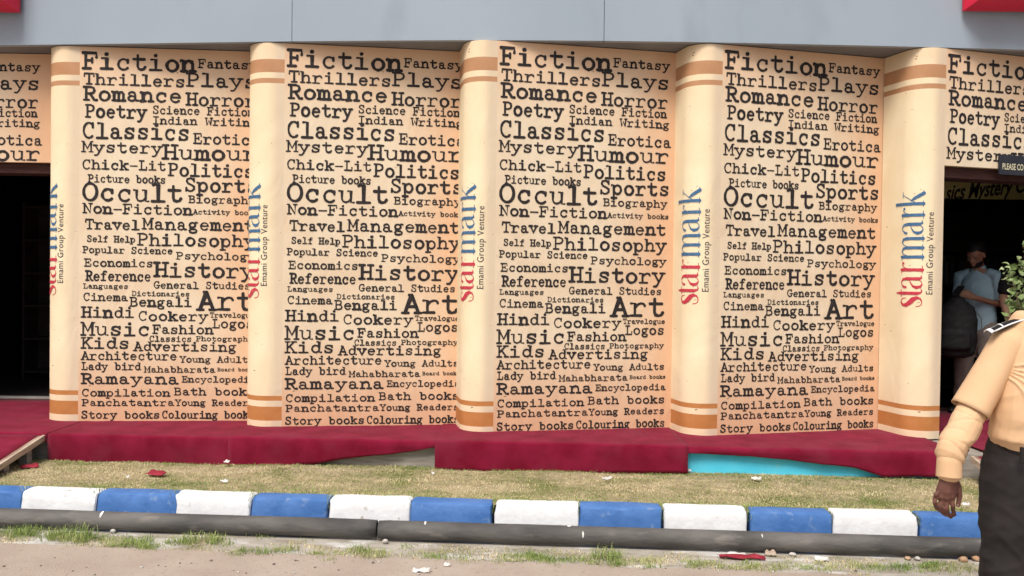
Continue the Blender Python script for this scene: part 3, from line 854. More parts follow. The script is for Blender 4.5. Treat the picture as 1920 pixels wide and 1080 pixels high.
# pipe in two lengths
def pipe(label, x0, x1, drips, ds=0.0):
    PR = .0535
    t = empty('drain_pipe', ((x0 + x1) / 2, pd((x0 + x1) / 2) + PR, 0))
    tag(t, label, 'pipe', 'grey pipe lengths along the kerb')
    bm = bmesh.new()
    n = int((x1 - x0) / .06); m = 28
    g = []
    for i in range(n + 1):
        x = x0 + (x1 - x0) * i / n
        r = PR + .0012 * mnoise.noise((x * 3, 0, 0)) - (.003 if i in (0, n) else 0)
        cz = PR + .003 + .003 * mnoise.noise((x * .8, 7, 0))
        g.append([bm.verts.new((x - t.location.x, pd(x) + PR - t.location.y + ds + r * math.sin(R(360 * k / m)), cz + r * math.cos(R(360 * k / m)))) for k in range(m)])
    for i in range(n):
        for k in range(m): bm.faces.new((g[i][k], g[i][(k + 1) % m], g[i + 1][(k + 1) % m], g[i + 1][k]))
    for i in (0, n):      # wall thickness at the open ends
        s = 1 if i == 0 else -1
        cx_ = sum((v.co for v in g[i]), Vector()) / m
        inn = [bm.verts.new(cx_ + (v.co - cx_) * .86) for v in g[i]]
        dp = [bm.verts.new(v.co + Vector((s * .1, 0, 0))) for v in inn]
        for k in range(m):
            bm.faces.new((g[i][k], g[i][(k + 1) % m], inn[(k + 1) % m], inn[k]))
            bm.faces.new((inn[k], inn[(k + 1) % m], dp[(k + 1) % m], dp[k]))
    from_bm('tube', bm, M['pipe'], t, True)
    for (px, a0, a1, wd) in drips:        # white droppings following the round of the pipe
        x = P(px, 1000, 4.93).x
        bm = bmesh.new(); q = []
        for k in range(9):
            f = k / 8
            ww = wd * (math.sin(math.pi * min(1, f * 1.05 + .08)) ** .6) * (1 + .4 * mnoise.noise((f * 5, px, 0)))
            a = R(a0 + (a1 - a0) * f)
            for s in (-1, 1): q.append(bm.verts.new((x + s * ww - t.location.x, pd(x) + PR - t.location.y + ds - (PR + .003) * math.sin(a), PR + .004 + (PR + .003) * math.cos(a))))
        for k in range(8): bm.faces.new((q[2 * k], q[2 * k + 1], q[2 * k + 3], q[2 * k + 2]))
        from_bm('dropping', bm, M['lime'], t, True)
xj = P(706, 1000, pd(-.78)).x
pipe('long grey drain pipe lying along the kerb, left of the open joint', -6.5, xj - .006, [(171, 5, 70, .008)], .004)
pipe('long grey drain pipe lying along the kerb, right of the open joint', xj + .006, 6.5, [(1091, 50, 95, .005), (1066, 0, 22, .012), (797, 5, 45, .006), (1417, 30, 60, .003)], -.006)

# ------------------------------------------------------------------ grass
def grass_mat(name, cols):
    m = bpy.data.materials.new(name); m.use_nodes = True
    n = m.node_tree.nodes; L = m.node_tree.links
    b = n['Principled BSDF']; b.inputs['Roughness'].default_value = .8; b.inputs['Specular IOR Level'].default_value = .2
    ge = n.new('ShaderNodeNewGeometry')
    tx = n.new('ShaderNodeTexNoise'); tx.inputs['Scale'].default_value = 2.6; tx.inputs['Detail'].default_value = 4
    mp = n.new('ShaderNodeMapping'); mp.inputs['Scale'].default_value = (1, 2.2, 1)
    L.new(ge.outputs['Position'], mp.inputs[0]); L.new(mp.outputs[0], tx.inputs['Vector'])
    ad = n.new('ShaderNodeMath'); ad.operation = 'MULTIPLY_ADD'
    L.new(ge.outputs['Random Per Island'], ad.inputs[0]); ad.inputs[1].default_value = .55
    sb = n.new('ShaderNodeMath'); sb.operation = 'MULTIPLY_ADD'
    L.new(tx.outputs['Fac'], sb.inputs[0]); sb.inputs[1].default_value = 2.3; sb.inputs[2].default_value = -.92
    L.new(sb.outputs[0], ad.inputs[2])
    cr = n.new('ShaderNodeValToRGB')
    el = cr.color_ramp.elements
    el[0].position = 0; el[0].color = (*cols[0], 1); el[1].position = 1; el[1].color = (*cols[-1], 1)
    for k, c in enumerate(cols[1:-1]):
        e = el.new((k + 1) / (len(cols) - 1)); e.color = (*c, 1)
    L.new(ad.outputs[0], cr.inputs[0]); L.new(cr.outputs[0], b.inputs['Base Color'])
    return m
M['grass'] = grass_mat('grass', [(0.13, 0.19, 0.04), (0.24, 0.27, 0.09), (0.44, 0.39, 0.20), (0.66, 0.55, 0.32), (0.76, 0.66, 0.44)])
M['weed'] = grass_mat('weed', [(0.14, 0.22, 0.05), (0.23, 0.32, 0.085), (0.34, 0.39, 0.14), (0.50, 0.48, 0.25)])
def blades(name, spots, m, label):
    vs, fs = [], []
    for (x, y, z, h, lean, wd) in spots:
        a = rg.uniform(0, 2 * math.pi)
        dx, dy = math.cos(a), math.sin(a)
        b = len(vs)
        lx, ly = dx * lean * h, dy * lean * h
        px_, py_ = -dy * wd, dx * wd
        vs += [(x - px_, y - py_, z), (x + px_, y + py_, z),
               (x + lx * .4 + px_ * .7, y + ly * .4 + py_ * .7, z + h * .6), (x + lx * .4 - px_ * .7, y + ly * .4 - py_ * .7, z + h * .6),
               (x + lx, y + ly, z + h * max(.35, 1 - lean * .45))]
        fs += [(b, b + 1, b + 2, b + 3), (b + 3, b + 2, b + 4)]
    o = from_py(name, vs, fs, m)
    tag(o, label, 'grass', kind='stuff')
sp = []
for k in range(64000):
    x = rg.uniform(-5.6, 4.6)
    f = rg.random()
    y = kd(x) + .115 + (fd(x) + .04 - kd(x) - .115) * f
    if not (-4.9 < x or True): continue
    patch = mnoise.noise((x * 2.1, y * 3.4, 5))
    edge = 1.0 if f < .13 or f > .93 else 0
    h = .008 + .010 * rg.random() + .010 * max(0, -patch) + .008 * edge * rg.random()
    sp.append((x, y, lawn_z(x, y) - .002, h, rg.uniform(.5, 2.6), rg.uniform(.0010, .0024)))
blades('grass', sp, M['grass'], 'short dry yellowed grass between kerb and platform')
sp = []
for k in range(13000):          # greener fringe along the kerb and the platform foot
    x = rg.uniform(-5.2, 4.4)
    n_ = mnoise.noise((x * 2.2, 2, 9))
    back = rg.random() < .3
    if n_ < -.15 + .5 * rg.random() - .25: continue
    y = (fd(x) - .03 - abs(rg.gauss(0, .03))) if back else kd(x) + .12 + abs(rg.gauss(0, .13 + .12 * mnoise.noise((x * 1.3, 8, 1))))
    sp.append((x, y, lawn_z(x, y) - .002, rg.uniform(.010, .030), rg.uniform(.3, 1.8), rg.uniform(.001, .0022)))
CL = [(20, 70, 1002, 240, .06), (90, 190, 1008, 460, .085), (190, 330, 1018, 420, .05), (340, 430, 1014, 230, .075), (430, 560, 1032, 260, .04), (560, 640, 1042, 120, .03),
      (660, 720, 1038, 190, .055), (720, 800, 1034, 70, .03), (800, 850, 1040, 110, .03), (860, 940, 1046, 80, .03), (940, 1010, 1044, 260, .045), (1010, 1110, 1050, 280, .035), (1110, 1160, 1046, 190, .085), (1150, 1260, 1056, 260, .035),
      (1290, 1480, 1058, 480, .032), (1480, 1660, 1062, 420, .028), (1660, 1840, 1064, 460, .03), (-120, 20, 1000, 200, .05), (240, 300, 1026, 150, .04), (560, 590, 1010, 40, .04), (480, 520, 1000, 40, .045)]
for (x0_, x1_, py0, dens, hh) in CL:
    cl = [(rg.uniform(x0_, x1_), rg.gauss(0, 4), rg.uniform(.35, 1.1)) for _ in range(max(3, dens // 22))]
    for k in range(int(dens * 1.9)):
        cx_, cy_, ch = rg.choice(cl)
        px_ = cx_ + rg.gauss(0, 9)
        q = G(px_, py0 + cy_ + rg.gauss(0, 2.6) + (px_ - x0_) * .012, 0.0)
        sp.append((q.x, q.y, -.004, hh * ch * rg.uniform(.3, 1.25), rg.uniform(.15, 1.3), rg.uniform(.0009, .0022)))
for (a, b, c) in KX[1:]:       # weeds in the joints
    xx = P(a - 3, 960, kd((a - 960) / 320.)).x
    for k in range(48):
        sp.append((xx + rg.gauss(0, .007), kd(xx) + rg.uniform(-.0, .13), KZ - .07 + .08 * rg.random(), rg.uniform(.012, .04), rg.uniform(.1, .8), .0015))
th_ = []
for k in range(19000):
    x = rg.uniform(-4.6, 4.2)
    f = rg.random()
    y = rd(x) - .02 + (pd(x) - rd(x)) * f
    if mnoise.noise((x * 2.4, y * 5, 3)) + .35 * mnoise.noise((x * 9, y * 14, 1)) < -.08 + .25 * rg.random(): continue
    th_.append((x, y, -.004, rg.uniform(.006, .02), rg.uniform(.5, 1.8), rg.uniform(.001, .0022)))
blades('dry_thatch', th_, M['grass'], 'low dry thatch along the gutter in front of the pipe')
for k in range(2600):
    x = rg.uniform(-5, 4.2)
    if mnoise.noise((x * 5, 4, 2)) < -.1: continue
    sp.append((x, kd(x) + .132 + rg.uniform(-.012, .02), KZ - .012, rg.uniform(.012, .036), rg.uniform(.3, 1.3), rg.uniform(.001, .002)))
blades('weeds', sp, M['weed'], 'greener weed tufts along kerb, pipe and platform foot')

# litter
M['scrap_red'] = mat('scrap_red', (0.24, 0.015, 0.03), (0.33, 0.03, 0.05), 20)
M['scrap_white'] = mat('scrap_white', (0.70, 0.69, 0.66), (0.55, 0.52, 0.48), 30)
M['brick'] = mat('brick', (0.42, 0.24, 0.13), (0.55, 0.38, 0.25), 25, .9, .4, 60)
M['stone'] = mat('stone', (0.60, 0.58, 0.54), (0.40, 0.37, 0.33), 30, .9, .4, 60)
M['dark_stone'] = mat('dark_stone', (0.12, 0.10, 0.085), (0.20, 0.17, 0.14), 30, .9)
def scrap(name, px, py, z, lx, ly, m, label, group, rz=0.0):
    q = G(px, py, z)
    bm = bmesh.new(); g = []
    for i in range(7):
        r = []
        for j in range(5):
            u, v = i / 6 - .5, j / 4 - .5
            tp = 1 - .55 * abs(u) * 2 * (.5 + .5 * math.sin(px))
            r.append(bm.verts.new((u * lx + .1 * lx * mnoise.noise((v * 3, px, 0)), v * ly * tp, .006 + .022 * abs(mnoise.noise((u * 3, v * 3, px * .37))) + .012 * v)))
        g.append(r)
    for i in range(6):
        for j in range(4): bm.faces.new((g[i][j], g[i + 1][j], g[i + 1][j + 1], g[i][j + 1]))
    o = from_bm(name, bm, m, None, True)
    md = o.modifiers.new('thick', 'SOLIDIFY'); md.thickness = .002
    o.location = q; o.rotation_euler = (0, 0, rz)
    tag(o, label, 'litter', group)
scrap('cloth_scrap', 293, 889, ZL + .008, .13, .07, M['scrap_red'], 'red scrap of carpet lying on the dry grass at left', 'red scraps', -.25)
scrap('cloth_scrap', 1391, 1047, 0, .25, .06, M['scrap_red'], 'dark red scrap lying at the foot of the pipe', 'red scraps', -.05)
scrap('cloth_scrap', 55, 876, ZL + .008, .11, .06, M['scrap_red'], 'red scrap in the shadow of the left ramp', 'red scraps', .5)
SC = [(1418, 900, ZL + .01, .065, .02, 'white paper strip on the lawn below the cyan board'), (1812, 948, ZL + .012, .05, .018, 'white paper strip on the lawn beside the guard\'s fingers'),
      (1540, 1050, 0, .075, .05, 'crumpled white paper by the pipe, right of the dark red scrap'), (1445, 1041, 0, .06, .035, 'brownish paper shred touching the pipe beside dark red scrap'),
      (790, 1073, 0, .09, .03, 'flattened white scrap on the road edge near the bottom centre'), (838, 1062, 0, .035, .015, 'tiny white scrap on the road near the flattened one'),
      (1138, 900, ZL + .01, .07, .006, 'thin white straw lying on the lawn below the middle carpet'), (240, 897, ZL + .01, .02, .015, 'tiny white speck of paper left of the lawn\'s red scrap'),
      (420, 905, ZL + .01, .05, .012, 'pale shred on the grass right of the red scrap'), (1290, 884, ZL + .01, .05, .02, 'pale shred at the foot of the platform under the carpet end'), (812, 890, ZL + .01, .02, .016, 'white speck of paper on the lawn below the grey boards'), (425, 868, ZL + .02, .035, .03, 'white paper tag at the foot of the first carpet seam'),
      (1380, 1043, 0, .11, .03, 'pale plastic shred on top of the dark red scrap'), (1870, 905, ZL + .012, .05, .02, 'white shred on the lawn behind the guard')]
for i, (px, py, z, lx, ly, lb) in enumerate(SC):
    scrap('paper_scrap', px, py, z, lx, ly, M['scrap_white'] if i != 3 else M['pale_wood'], lb, 'paper scraps', rg.uniform(-.4, .4))
def pebble(name, px, py, z, r, m, label, group, sq=.7):
    bm = bmesh.new()
    bmesh.ops.create_icosphere(bm, subdivisions=2, radius=r)
    for v in bm.verts:
        v.co *= 1 + .35 * mnoise.noise(v.co / r * 1.1 + Vector((px, py, 0)))
        v.co.z *= sq
    o = from_bm(name, bm, m, None, True)
    o.location = G(px, py, z) + Vector((0, 0, r * sq * .6)); o.rotation_euler = (0, 0, px)
    tag(o, label, 'stone', group)
pebble('pebble', 212, 998, 0, .018, M['stone'], 'round white pebble among weeds below the pipe at left', 'pebbles and rubble')
pebble('pebble', 722, 1018, 0, .016, M['stone'], 'pale rubble lump just right of the pipe joint', 'pebbles and rubble', .9)
pebble('brick_chip', 1806, 1052, 0, .024, M['brick'], 'orange brick chip on the gutter left of the guard', 'pebbles and rubble')
pebble('brick_chip', 1830, 1050, 0, .022, M['brick'], 'orange brick chip touching the guard\'s outline', 'pebbles and rubble')
pebble('brick_chip', 1702, 1048, 0, .018, M['brick'], 'small orange brick chip midway along the right gutter', 'pebbles and rubble', .5)
pebble('pebble', 1720, 1049, 0, .016, M['stone'], 'small pale stone beside the midway brick chip', 'pebbles and rubble', .6)
pebble('pebble', 1486, 1041, 0, .02, M['stone'], 'pale stone at the pipe foot between two paper scraps', 'pebbles and rubble', .5)
for k in range(46):
    px = rg.uniform(-20, 1800); py = 1040 + px * .012 + rg.uniform(4, 42)
    pebble('pebble', px, py, 0, rg.uniform(.004, .0085), M['dark_stone'] if rg.random() < .75 else M['stone'], 'small dark stone scattered on the sandy road', 'small stones on the road', .6)
#PEOPLE
# ------------------------------------------------------------------ interior of the doorways
def text_part(name, text, m, parent, x0, z0, wid, hgt, y, bold=0.0, shear=0.0, rise=0.0):
    me, a, b = font_mesh(text, bold, shear)
    k = wid / (b - a)
    for v in me.vertices:
        xx = (v.co.x - a) * k
        v.co = Vector((x0 + xx, y, z0 + v.co.y / .7 * hgt + xx * rise))
    me.materials.append(m)
    return link(name, me, parent)
M['banner'] = mat('banner', (0.66, 0.62, 0.24), (0.72, 0.68, 0.30), 4)
M['black'] = mat('black', (0.012, 0.012, 0.013), (0.02, 0.02, 0.021), 20, 0.7)
M['notice'] = mat('notice', (0.022, 0.025, 0.035), (0.03, 0.033, 0.043), 8, 0.5)
M['cream_ink'] = mat('cream_ink', (0.62, 0.58, 0.40))
q = P(1745, 372, 8.3)
bn = empty('banner', (q.x, 8.3, q.z))
tag(bn, 'yellow green banner with black brush lettering inside the right doorway', 'banner')
box('board', 0, 1.45, 0, .03, 0, .5, M['banner'], bn)
text_part('lettering', 'omer', M['black'], bn, .12, .17, .27, .09, -.003, .03, .35, .12)
text_part('lettering', 'sics Mystery Cu', M['black'], bn, .14, -.02, .84, .15, -.004, .02, .35, .12)
o5, t5 = BOOKS[5]
q = P(1875, 325, 6.5)
nz = empty('notice_board', (0, 0, 0), t5)
tv = Vector((math.cos(t5), math.sin(t5), 0)); nv = Vector((math.sin(t5), -math.cos(t5), 0))
rr = ray(1875, 325); c0 = Vector((0, 0, HC))
q = c0 + rr * ((o5 - c0).dot(nv) + .03) / rr.dot(nv)
nz.location = q
tag(nz, 'small black notice with cream capitals hung over the right doorway', 'notice')
box('board', 0, .62, 0, .02, -.008, .145, M['notice'], nz, .003)
text_part('lettering', 'PLEASE CO', M['cream_ink'], nz, .02, .033, .205, .046, -.003, .02)

M['shelf_dark'] = mat('shelf_dark', (0.035, 0.026, 0.022), (0.05, 0.04, 0.034), 10)
BKC = [(0.10, 0.03, 0.03), (0.03, 0.05, 0.10), (0.12, 0.10, 0.07), (0.04, 0.07, 0.05), (0.09, 0.06, 0.03), (0.06, 0.06, 0.065)]
BKM = [mat('book_cloth', c, None) for c in BKC]
def shelf(label, x0, x1, y, rows, group):
    t = empty('bookshelf', ((x0 + x1) / 2, y, ZP - .012))
    tag(t, label, 'bookshelf', 'bookshelves inside the doorways')
    hw = (x1 - x0) / 2
    H_ = 1.95
    box('side_panel', -hw, -hw + .025, -.28, 0, 0, H_, M['shelf_dark'], t); box('side_panel', hw - .025, hw, -.28, 0, 0, H_, M['shelf_dark'], t)
    box('back_panel', -hw + .026, hw - .026, -.012, -.002, .01, H_, M['shelf_dark'], t)
    for k in range(6): box('shelf', -hw + .026, hw - .026, -.278, -.014, .08 + k * .36, .105 + k * .36, M['shelf_dark'], t)
    rb = random.Random(int(x0 * 100))
    for k in rows:
        x = -hw + .04
        while x < hw - .07:
            wd = rb.uniform(.03, .055); hh = rb.uniform(.22, .31)
            ci = rb.randrange(6)
            if rb.random() < .85:
                o = box('book', x, x + wd - .003, -.25 + rb.uniform(0, .03), -.03, 0, hh, BKM[ci], None, .002)
                o.location = t.location + Vector((0, 0, .106 + k * .36))
                tag(o, 'dim %s book standing on the %s shelf of the %s' % (('red', 'blue', 'tan', 'green', 'brown', 'grey')[ci], ('lowest', 'second', 'third', 'fourth', 'fifth', 'top')[k], label.split(' inside')[0]), 'book', 'books on the dark shelves')
            x += wd
shelf('dark bookshelf inside the left doorway', -5.35, -4.25, 9.6, (), 1)
shelf('dark bookshelf inside the right doorway', 4.35, 5.55, 9.3, (3,), 1)

# ------------------------------------------------------------------ people
def tube(bm, pts, rad, ref=(1, 0, 0), seg=16):
    """closed limb along pts; rad = (half width along ref, half depth) per point"""
    pts = [Vector(p) for p in pts]
    ref = Vector(ref)
    rings = []
    n = len(pts)
    def ring(c, t, ra, rb):
        t = t.normalized()
        s = (ref - t * ref.dot(t)).normalized()
        u = t.cross(s)
        return [bm.verts.new(c + s * ra * math.cos(2 * math.pi * k / seg) + u * rb * math.sin(2 * math.pi * k / seg)) for k in range(seg)]
    for i in range(n):
        t = pts[min(i + 1, n - 1)] - pts[max(i - 1, 0)]
        r = rad[i]
        ra, rb = r if isinstance(r, tuple) else (r, r)
        m = min(ra, rb)
        if i == 0:
            d = (pts[0] - pts[1]).normalized()
            for f, g_ in ((.8, .5), (.5, .85)): rings.append(ring(pts[0] + d * m * f * .7, t, ra * g_, rb * g_))
        rings.append(ring(pts[i], t, ra, rb))
        if i == n - 1:
            d = (pts[-1] - pts[-2]).normalized()
            for f, g_ in ((.5, .85), (.8, .5)): rings.append(ring(pts[-1] + d * m * f * .7, t, ra * g_, rb * g_))
    for a, b in zip(rings, rings[1:]):
        for k in range(seg): bm.faces.new((a[k], a[(k + 1) % seg], b[(k + 1) % seg], b[k]))
    bm.faces.new(rings[0][::-1]); bm.faces.new(rings[-1])
def ball(bm, c, rx, ry, rz, rot=None):
    r = bmesh.ops.create_uvsphere(bm, u_segments=20, v_segments=14, radius=1)
    for v in r['verts']:
        p = Vector((v.co.x * rx, v.co.y * ry, v.co.z * rz))
        if rot: p = rot @ p
        v.co = p + Vector(c)
def fuse(name, bm, vox, m, parent, smooth=4, folds=None):
    """voxel-union everything in bm into one continuous surface"""
    bmesh.ops.recalc_face_normals(bm, faces=bm.faces)
    me = bpy.data.meshes.new('t'); bm.to_mesh(me); bm.free()
    o = bpy.data.objects.new('t', me); COL.objects.link(o)
    md = o.modifiers.new('r', 'REMESH'); md.mode = 'VOXEL'; md.voxel_size = vox; md.adaptivity = 0
    dg = bpy.context.evaluated_depsgraph_get()
    m2 = bpy.data.meshes.new_from_object(o.evaluated_get(dg))
    bpy.data.objects.remove(o)
    b2 = bmesh.new(); b2.from_mesh(m2)
    for _ in range(smooth): bmesh.ops.smooth_vert(b2, verts=b2.verts, factor=.5, use_axis_x=True, use_axis_y=True, use_axis_z=True)
    if folds:
        b2.normal_update()
        mv = [(v, v.normal * folds(v.co)) for v in b2.verts]
        for v, d in mv: v.co += d
    b2.to_mesh(m2); b2.free()
    m2.name = name
    m2.polygons.foreach_set('use_smooth', [True] * len(m2.polygons))
    m2.materials.clear()
    return link(name, m2, parent, [m])
def cloth_folds(amp, s):
    def f(co):
        a = mnoise.noise((co.x * 5 + s, co.y * 5, co.z * 11 + co.x * 7))
        b = mnoise.noise((co.x * 16, co.y * 16 + s, co.z * 30 - co.x * 16))
        c = 1 - abs(mnoise.noise((co.x * 7 - s, co.y * 7, co.z * 15 - co.x * 12))) * 2
        return amp * (.9 * a + .45 * b + .5 * max(0, c) ** 2 - .2)
    return f
def head(bm, c, tilt):
    """skull, jaw, nose, brow, lips and ears about the head centre c (between the eyes' height)"""
    def T(x, y, z): return c + tilt @ Vector((x, y, z))
    ball(bm, T(0, .012, .03), .074, .094, .088, tilt)
    ball(bm, T(0, -.012, -.045), .058, .07, .068, tilt)
    ball(bm, T(0, -.05, -.088), .03, .026, .022, tilt)
    tube(bm, [T(0, -.078, .008), T(0, -.094, -.018), T(0, -.106, -.036)], [.008, .011, .014])
    ball(bm, T(-.014, -.092, -.038), .009, .01, .008, tilt); ball(bm, T(.014, -.092, -.038), .009, .01, .008, tilt)
    tube(bm, [T(-.05, -.066, .022), T(-.02, -.08, .026), T(.02, -.08, .026), T(.05, -.066, .022)], [.008, .01, .01, .008], (0, 0, 1))
    tube(bm, [T(-.024, -.077, -.066), T(0, -.086, -.064), T(.024, -.077, -.066)], [.005, .007, .005], (0, 0, 1))
    tube(bm, [T(-.02, -.077, -.076), T(0, -.084, -.078), T(.02, -.077, -.076)], [.005, .008, .005], (0, 0, 1))
    for s in (-1, 1):
        ball(bm, T(s * .043, -.062, -.018), .02, .016, .014, tilt)
        ball(bm, T(s * .077, .012, -.008), .009, .02, .032, tilt)
def hair_cap(parent, c, tilt, m, low=-.035, vol=1.07):
    bm = bmesh.new()
    bmesh.ops.create_icosphere(bm, subdivisions=4, radius=1)
    rm = []
    for v in bm.verts:
        p = Vector((v.co.x * .074 * vol, v.co.y * .094 * vol + .014, v.co.z * .088 * (vol + .03) + .031))
        line = .062 if p.y < -.055 else (.025 + (.0 - p.y) * .6 if p.y < 0 else low * min(1, p.y / .05) + .02)
        if p.z < line + .008 * mnoise.noise(p * 40): rm.append(v)
        v.co = p + p.normalized() * .004 * mnoise.noise(p * 90)
    bmesh.ops.delete(bm, geom=rm, context='VERTS')
    for v in bm.verts: v.co = c + tilt @ v.co
    o = from_bm('hair', bm, m, parent, True)
    md = o.modifiers.new('thick', 'SOLIDIFY'); md.thickness = .012; md.offset = 0
def eyes(parent, c, tilt):
    for s in (-1, 1):
        bm = bmesh.new()
        ball(bm, c + tilt @ Vector((s * .031, -.0705, .003)), .0115, .0100, .0075, tilt)
        e = from_bm('eye', bm, M['eye_white'], parent, True)
        bm = bmesh.new()
        ball(bm, c + tilt @ Vector((s * .031, -.0795, .002)), .0055, .0035, .0055, tilt)
        from_bm('iris', bm, M['black'], e, True)
M['eye_white'] = mat('eye_white', (.3, .27, .24), None, rough=.3)
M['hair'] = mat('hair', (.008, .007, .007), (.02, .017, .015), 120, .6)
def shoe(bm, p, dx, dy):
    d = Vector((dx, dy, 0)).normalized()
    p = Vector((p[0], p[1], 0))
    tube(bm, [p + Vector((0, 0, .05)) - d * .05, p + d * .05 + Vector((0, 0, .048)), p + d * .15 + Vector((0, 0, .034)), p + d * .19 + Vector((0, 0, .03))], [(.038, .048), (.042, .046), (.045, .032), (.035, .027)], (-dy, dx, 0))

# --- the guard in the foreground
GO = Vector((P(1953, 1238, 3.5).x, 3.5, 0))
def gp(px, py, dy=0.0):
    return P(px, py, 3.5 + dy) - GO
M['skin_dark'] = mat('skin_dark', (.115, .048, .035), (.16, .070, .052), 30, .5, .15, 160)
M['shirt'] = mat('shirt', (.66, .43, .245), (.71, .475, .28), 5, .9, .25, 420)
M['trouser'] = mat('trouser', (.016, .013, .013), (.025, .021, .021), 9, .8, .25, 420)
M['belt'] = mat('belt', (.012, .010, .010), None, rough=.4)
M['shoe'] = mat('shoe', (.012, .011, .011), None, rough=.3)
gd = empty('person', GO)
tag(gd, 'guard in tan uniform shirt and black trousers, arm hanging, cut by right edge', 'person')
sh = gp(1893, 641, .01); el = gp(1829, 757, .0); el2 = gp(1815, 795, -.03); wr = gp(1781, 886, -.10)
shL = Vector((-sh.x, sh.y, sh.z)); elL = Vector((.30, .03, 1.08)); wrL = Vector((.32, -.06, .84))
HD = Vector((.03, -.03, 1.585)); TL = Matrix.Rotation(R(14), 3, 'Z')
bm = bmesh.new()
tube(bm, [(0, .02, .80), (0, .01, .95), (0, .0, 1.1), (0, 0, 1.25), (0, .01, 1.37)], [(.15, .11), (.17, .13), (.17, .13), (.165, .11), (.12, .08)])
tube(bm, [(0, .015, 1.33), (.01, .0, 1.44), (.025, -.01, 1.52)], [.065, .058, .056])
head(bm, HD, TL)
tube(bm, [sh, el, el2, wr], [.05, .044, .043, .03]); tube(bm, [shL, elL, wrL], [.05, .043, .028])
tube(bm, [(sh.x + .02, sh.y, sh.z), (-.06, .01, 1.37)], [.05, .06]); tube(bm, [(shL.x - .02, shL.y, shL.z), (.06, .01, 1.37)], [.05, .06])
for s in (-1, 1): tube(bm, [(s * .10, .02, .86), (s * .12, .0, .5), (s * .12, .02, .1)], [.09, .065, .045]); ball(bm, (s * .12, -.04, .05), .04, .09, .035)
# right hand: back of the hand to the viewer, fingers curling away
HW = -.10
tube(bm, [gp(1780, 884, HW), gp(1778, 905, HW), gp(1775, 922, HW), gp(1772, 934, HW + .004)], [(.030, .021), (.038, .022), (.044, .021), (.041, .016)])
FING = [((1755, 927), (1752, 942), (1756, 953), (1763, 959), .0086), ((1765, 932), (1763.5, 950), (1767, 961), (1773, 966), .0092),
        ((1775, 934), (1775, 953), (1778, 965), (1783, 970), .0096), ((1785, 931), (1786.5, 948), (1787.5, 959), (1790, 966), .0092)]
for a, b, c_, d_, r in FING:
    tube(bm, [gp(*a, HW + .002), gp(*b, HW - .004), gp(*c_, HW + .014), gp(*d_, HW + .036)], [r * 1.08, r, r * .95, r * .8], seg=12)
    ball(bm, gp(*a, HW - .009), .0105, .009, .011)
tube(bm, [gp(1789, 899, HW + .01), gp(1797, 914, HW + .014), gp(1799, 932, HW + .012), gp(1796, 949, HW + .008)], [.016, .0135, .011, .0085], seg=12)
# left hand
hb = wrL
tube(bm, [hb + Vector((0, 0, .02)), hb + Vector((.003, -.005, -.04)), hb + Vector((.003, -.01, -.09))], [(.021, .028), (.021, .04), (.016, .041)])
for k in range(4):
    y0 = -.04 + k * .02
    tube(bm, [hb + Vector((.003, y0, -.085)), hb + Vector((.002, y0, -.125)), hb + Vector((-.014, y0 + .002, -.155 + .006 * abs(k - 1))), hb + Vector((-.03, y0 + .003, -.17 + .008 * abs(k - 1)))], [.0102, .0096, .009, .0078], seg=12)
tube(bm, [hb + Vector((-.004, -.03, -.02)), hb + Vector((-.012, -.05, -.05)), hb + Vector((-.014, -.052, -.085))], [.015, .012, .009], seg=12)
gb = fuse('body', bm, .0042, M['skin_dark'], gd, 2)
hair_cap(gb, HD, TL, M['hair']); eyes(gb, HD, TL)
# nails of the visible hand
bm = bmesh.new()
ball(bm, gp(1796, 948, HW - .001), .0055, .0025, .007)
from_bm('thumb_nail', bm, mat('nail', (.22, .12, .10), None, rough=.3), gb, True)
# shirt: torso, long sleeves gathered over the cuffs
bm = bmesh.new()
zb_ = .855
tube(bm, [(0, .0, zb_ + .01), (0, -.012, .93), (0, -.02, 1.0), (0, -.015, 1.08), (0, -.005, 1.18), (0, .0, 1.27), (0, .01, 1.35), (0, .015, 1.405)],
     [(.208, .165), (.224, .178), (.224, .182), (.212, .172), (.196, .150), (.182, .135), (.150, .11), (.075, .07)], seg=28)
A1, A2, A3, A4 = gp(1811, 793, -.03), gp(1795, 822, -.055), gp(1784, 845, -.08), gp(1781, 858, -.085)
tube(bm, [sh + Vector((.05, .005, .012)), sh, sh.lerp(el, .35), sh.lerp(el, .8), el], [.066, .069, .064, .060, .060])
tube(bm, [el, A1, A2, A3, A4], [.059, .0615, .059, .0555, .050])
tube(bm, [A3, gp(1780, 872, -.095), gp(1779, 893, -.10)], [(.040, .036), (.0425, .038), (.0435, .039)])
tube(bm, [(-.09, .01, 1.395), (sh.x + .03, .01, sh.z + .02)], [.055, .06])
tube(bm, [(.09, .01, 1.395), (shL.x - .03, .01, shL.z + .02)], [.055, .06])
tube(bm, [(shL.x - .055, shL.y, shL.z + .01), shL, shL.lerp(elL, .5), elL, elL.lerp(wrL, .5), wrL + Vector((0, 0, .04))], [.066, .073, .068, .06, .053, .046])
tube(bm, [(0, .02, 1.40), (.008, .008, 1.45)], [(.072, .068), (.064, .062)])
ff = cloth_folds(.0055, 2.0)
AX = (A4 - el).normalized()
PIT = gp(1884, 690, -.05)
def ridge(v): return max(0, 1 - abs(v)) ** 1.5
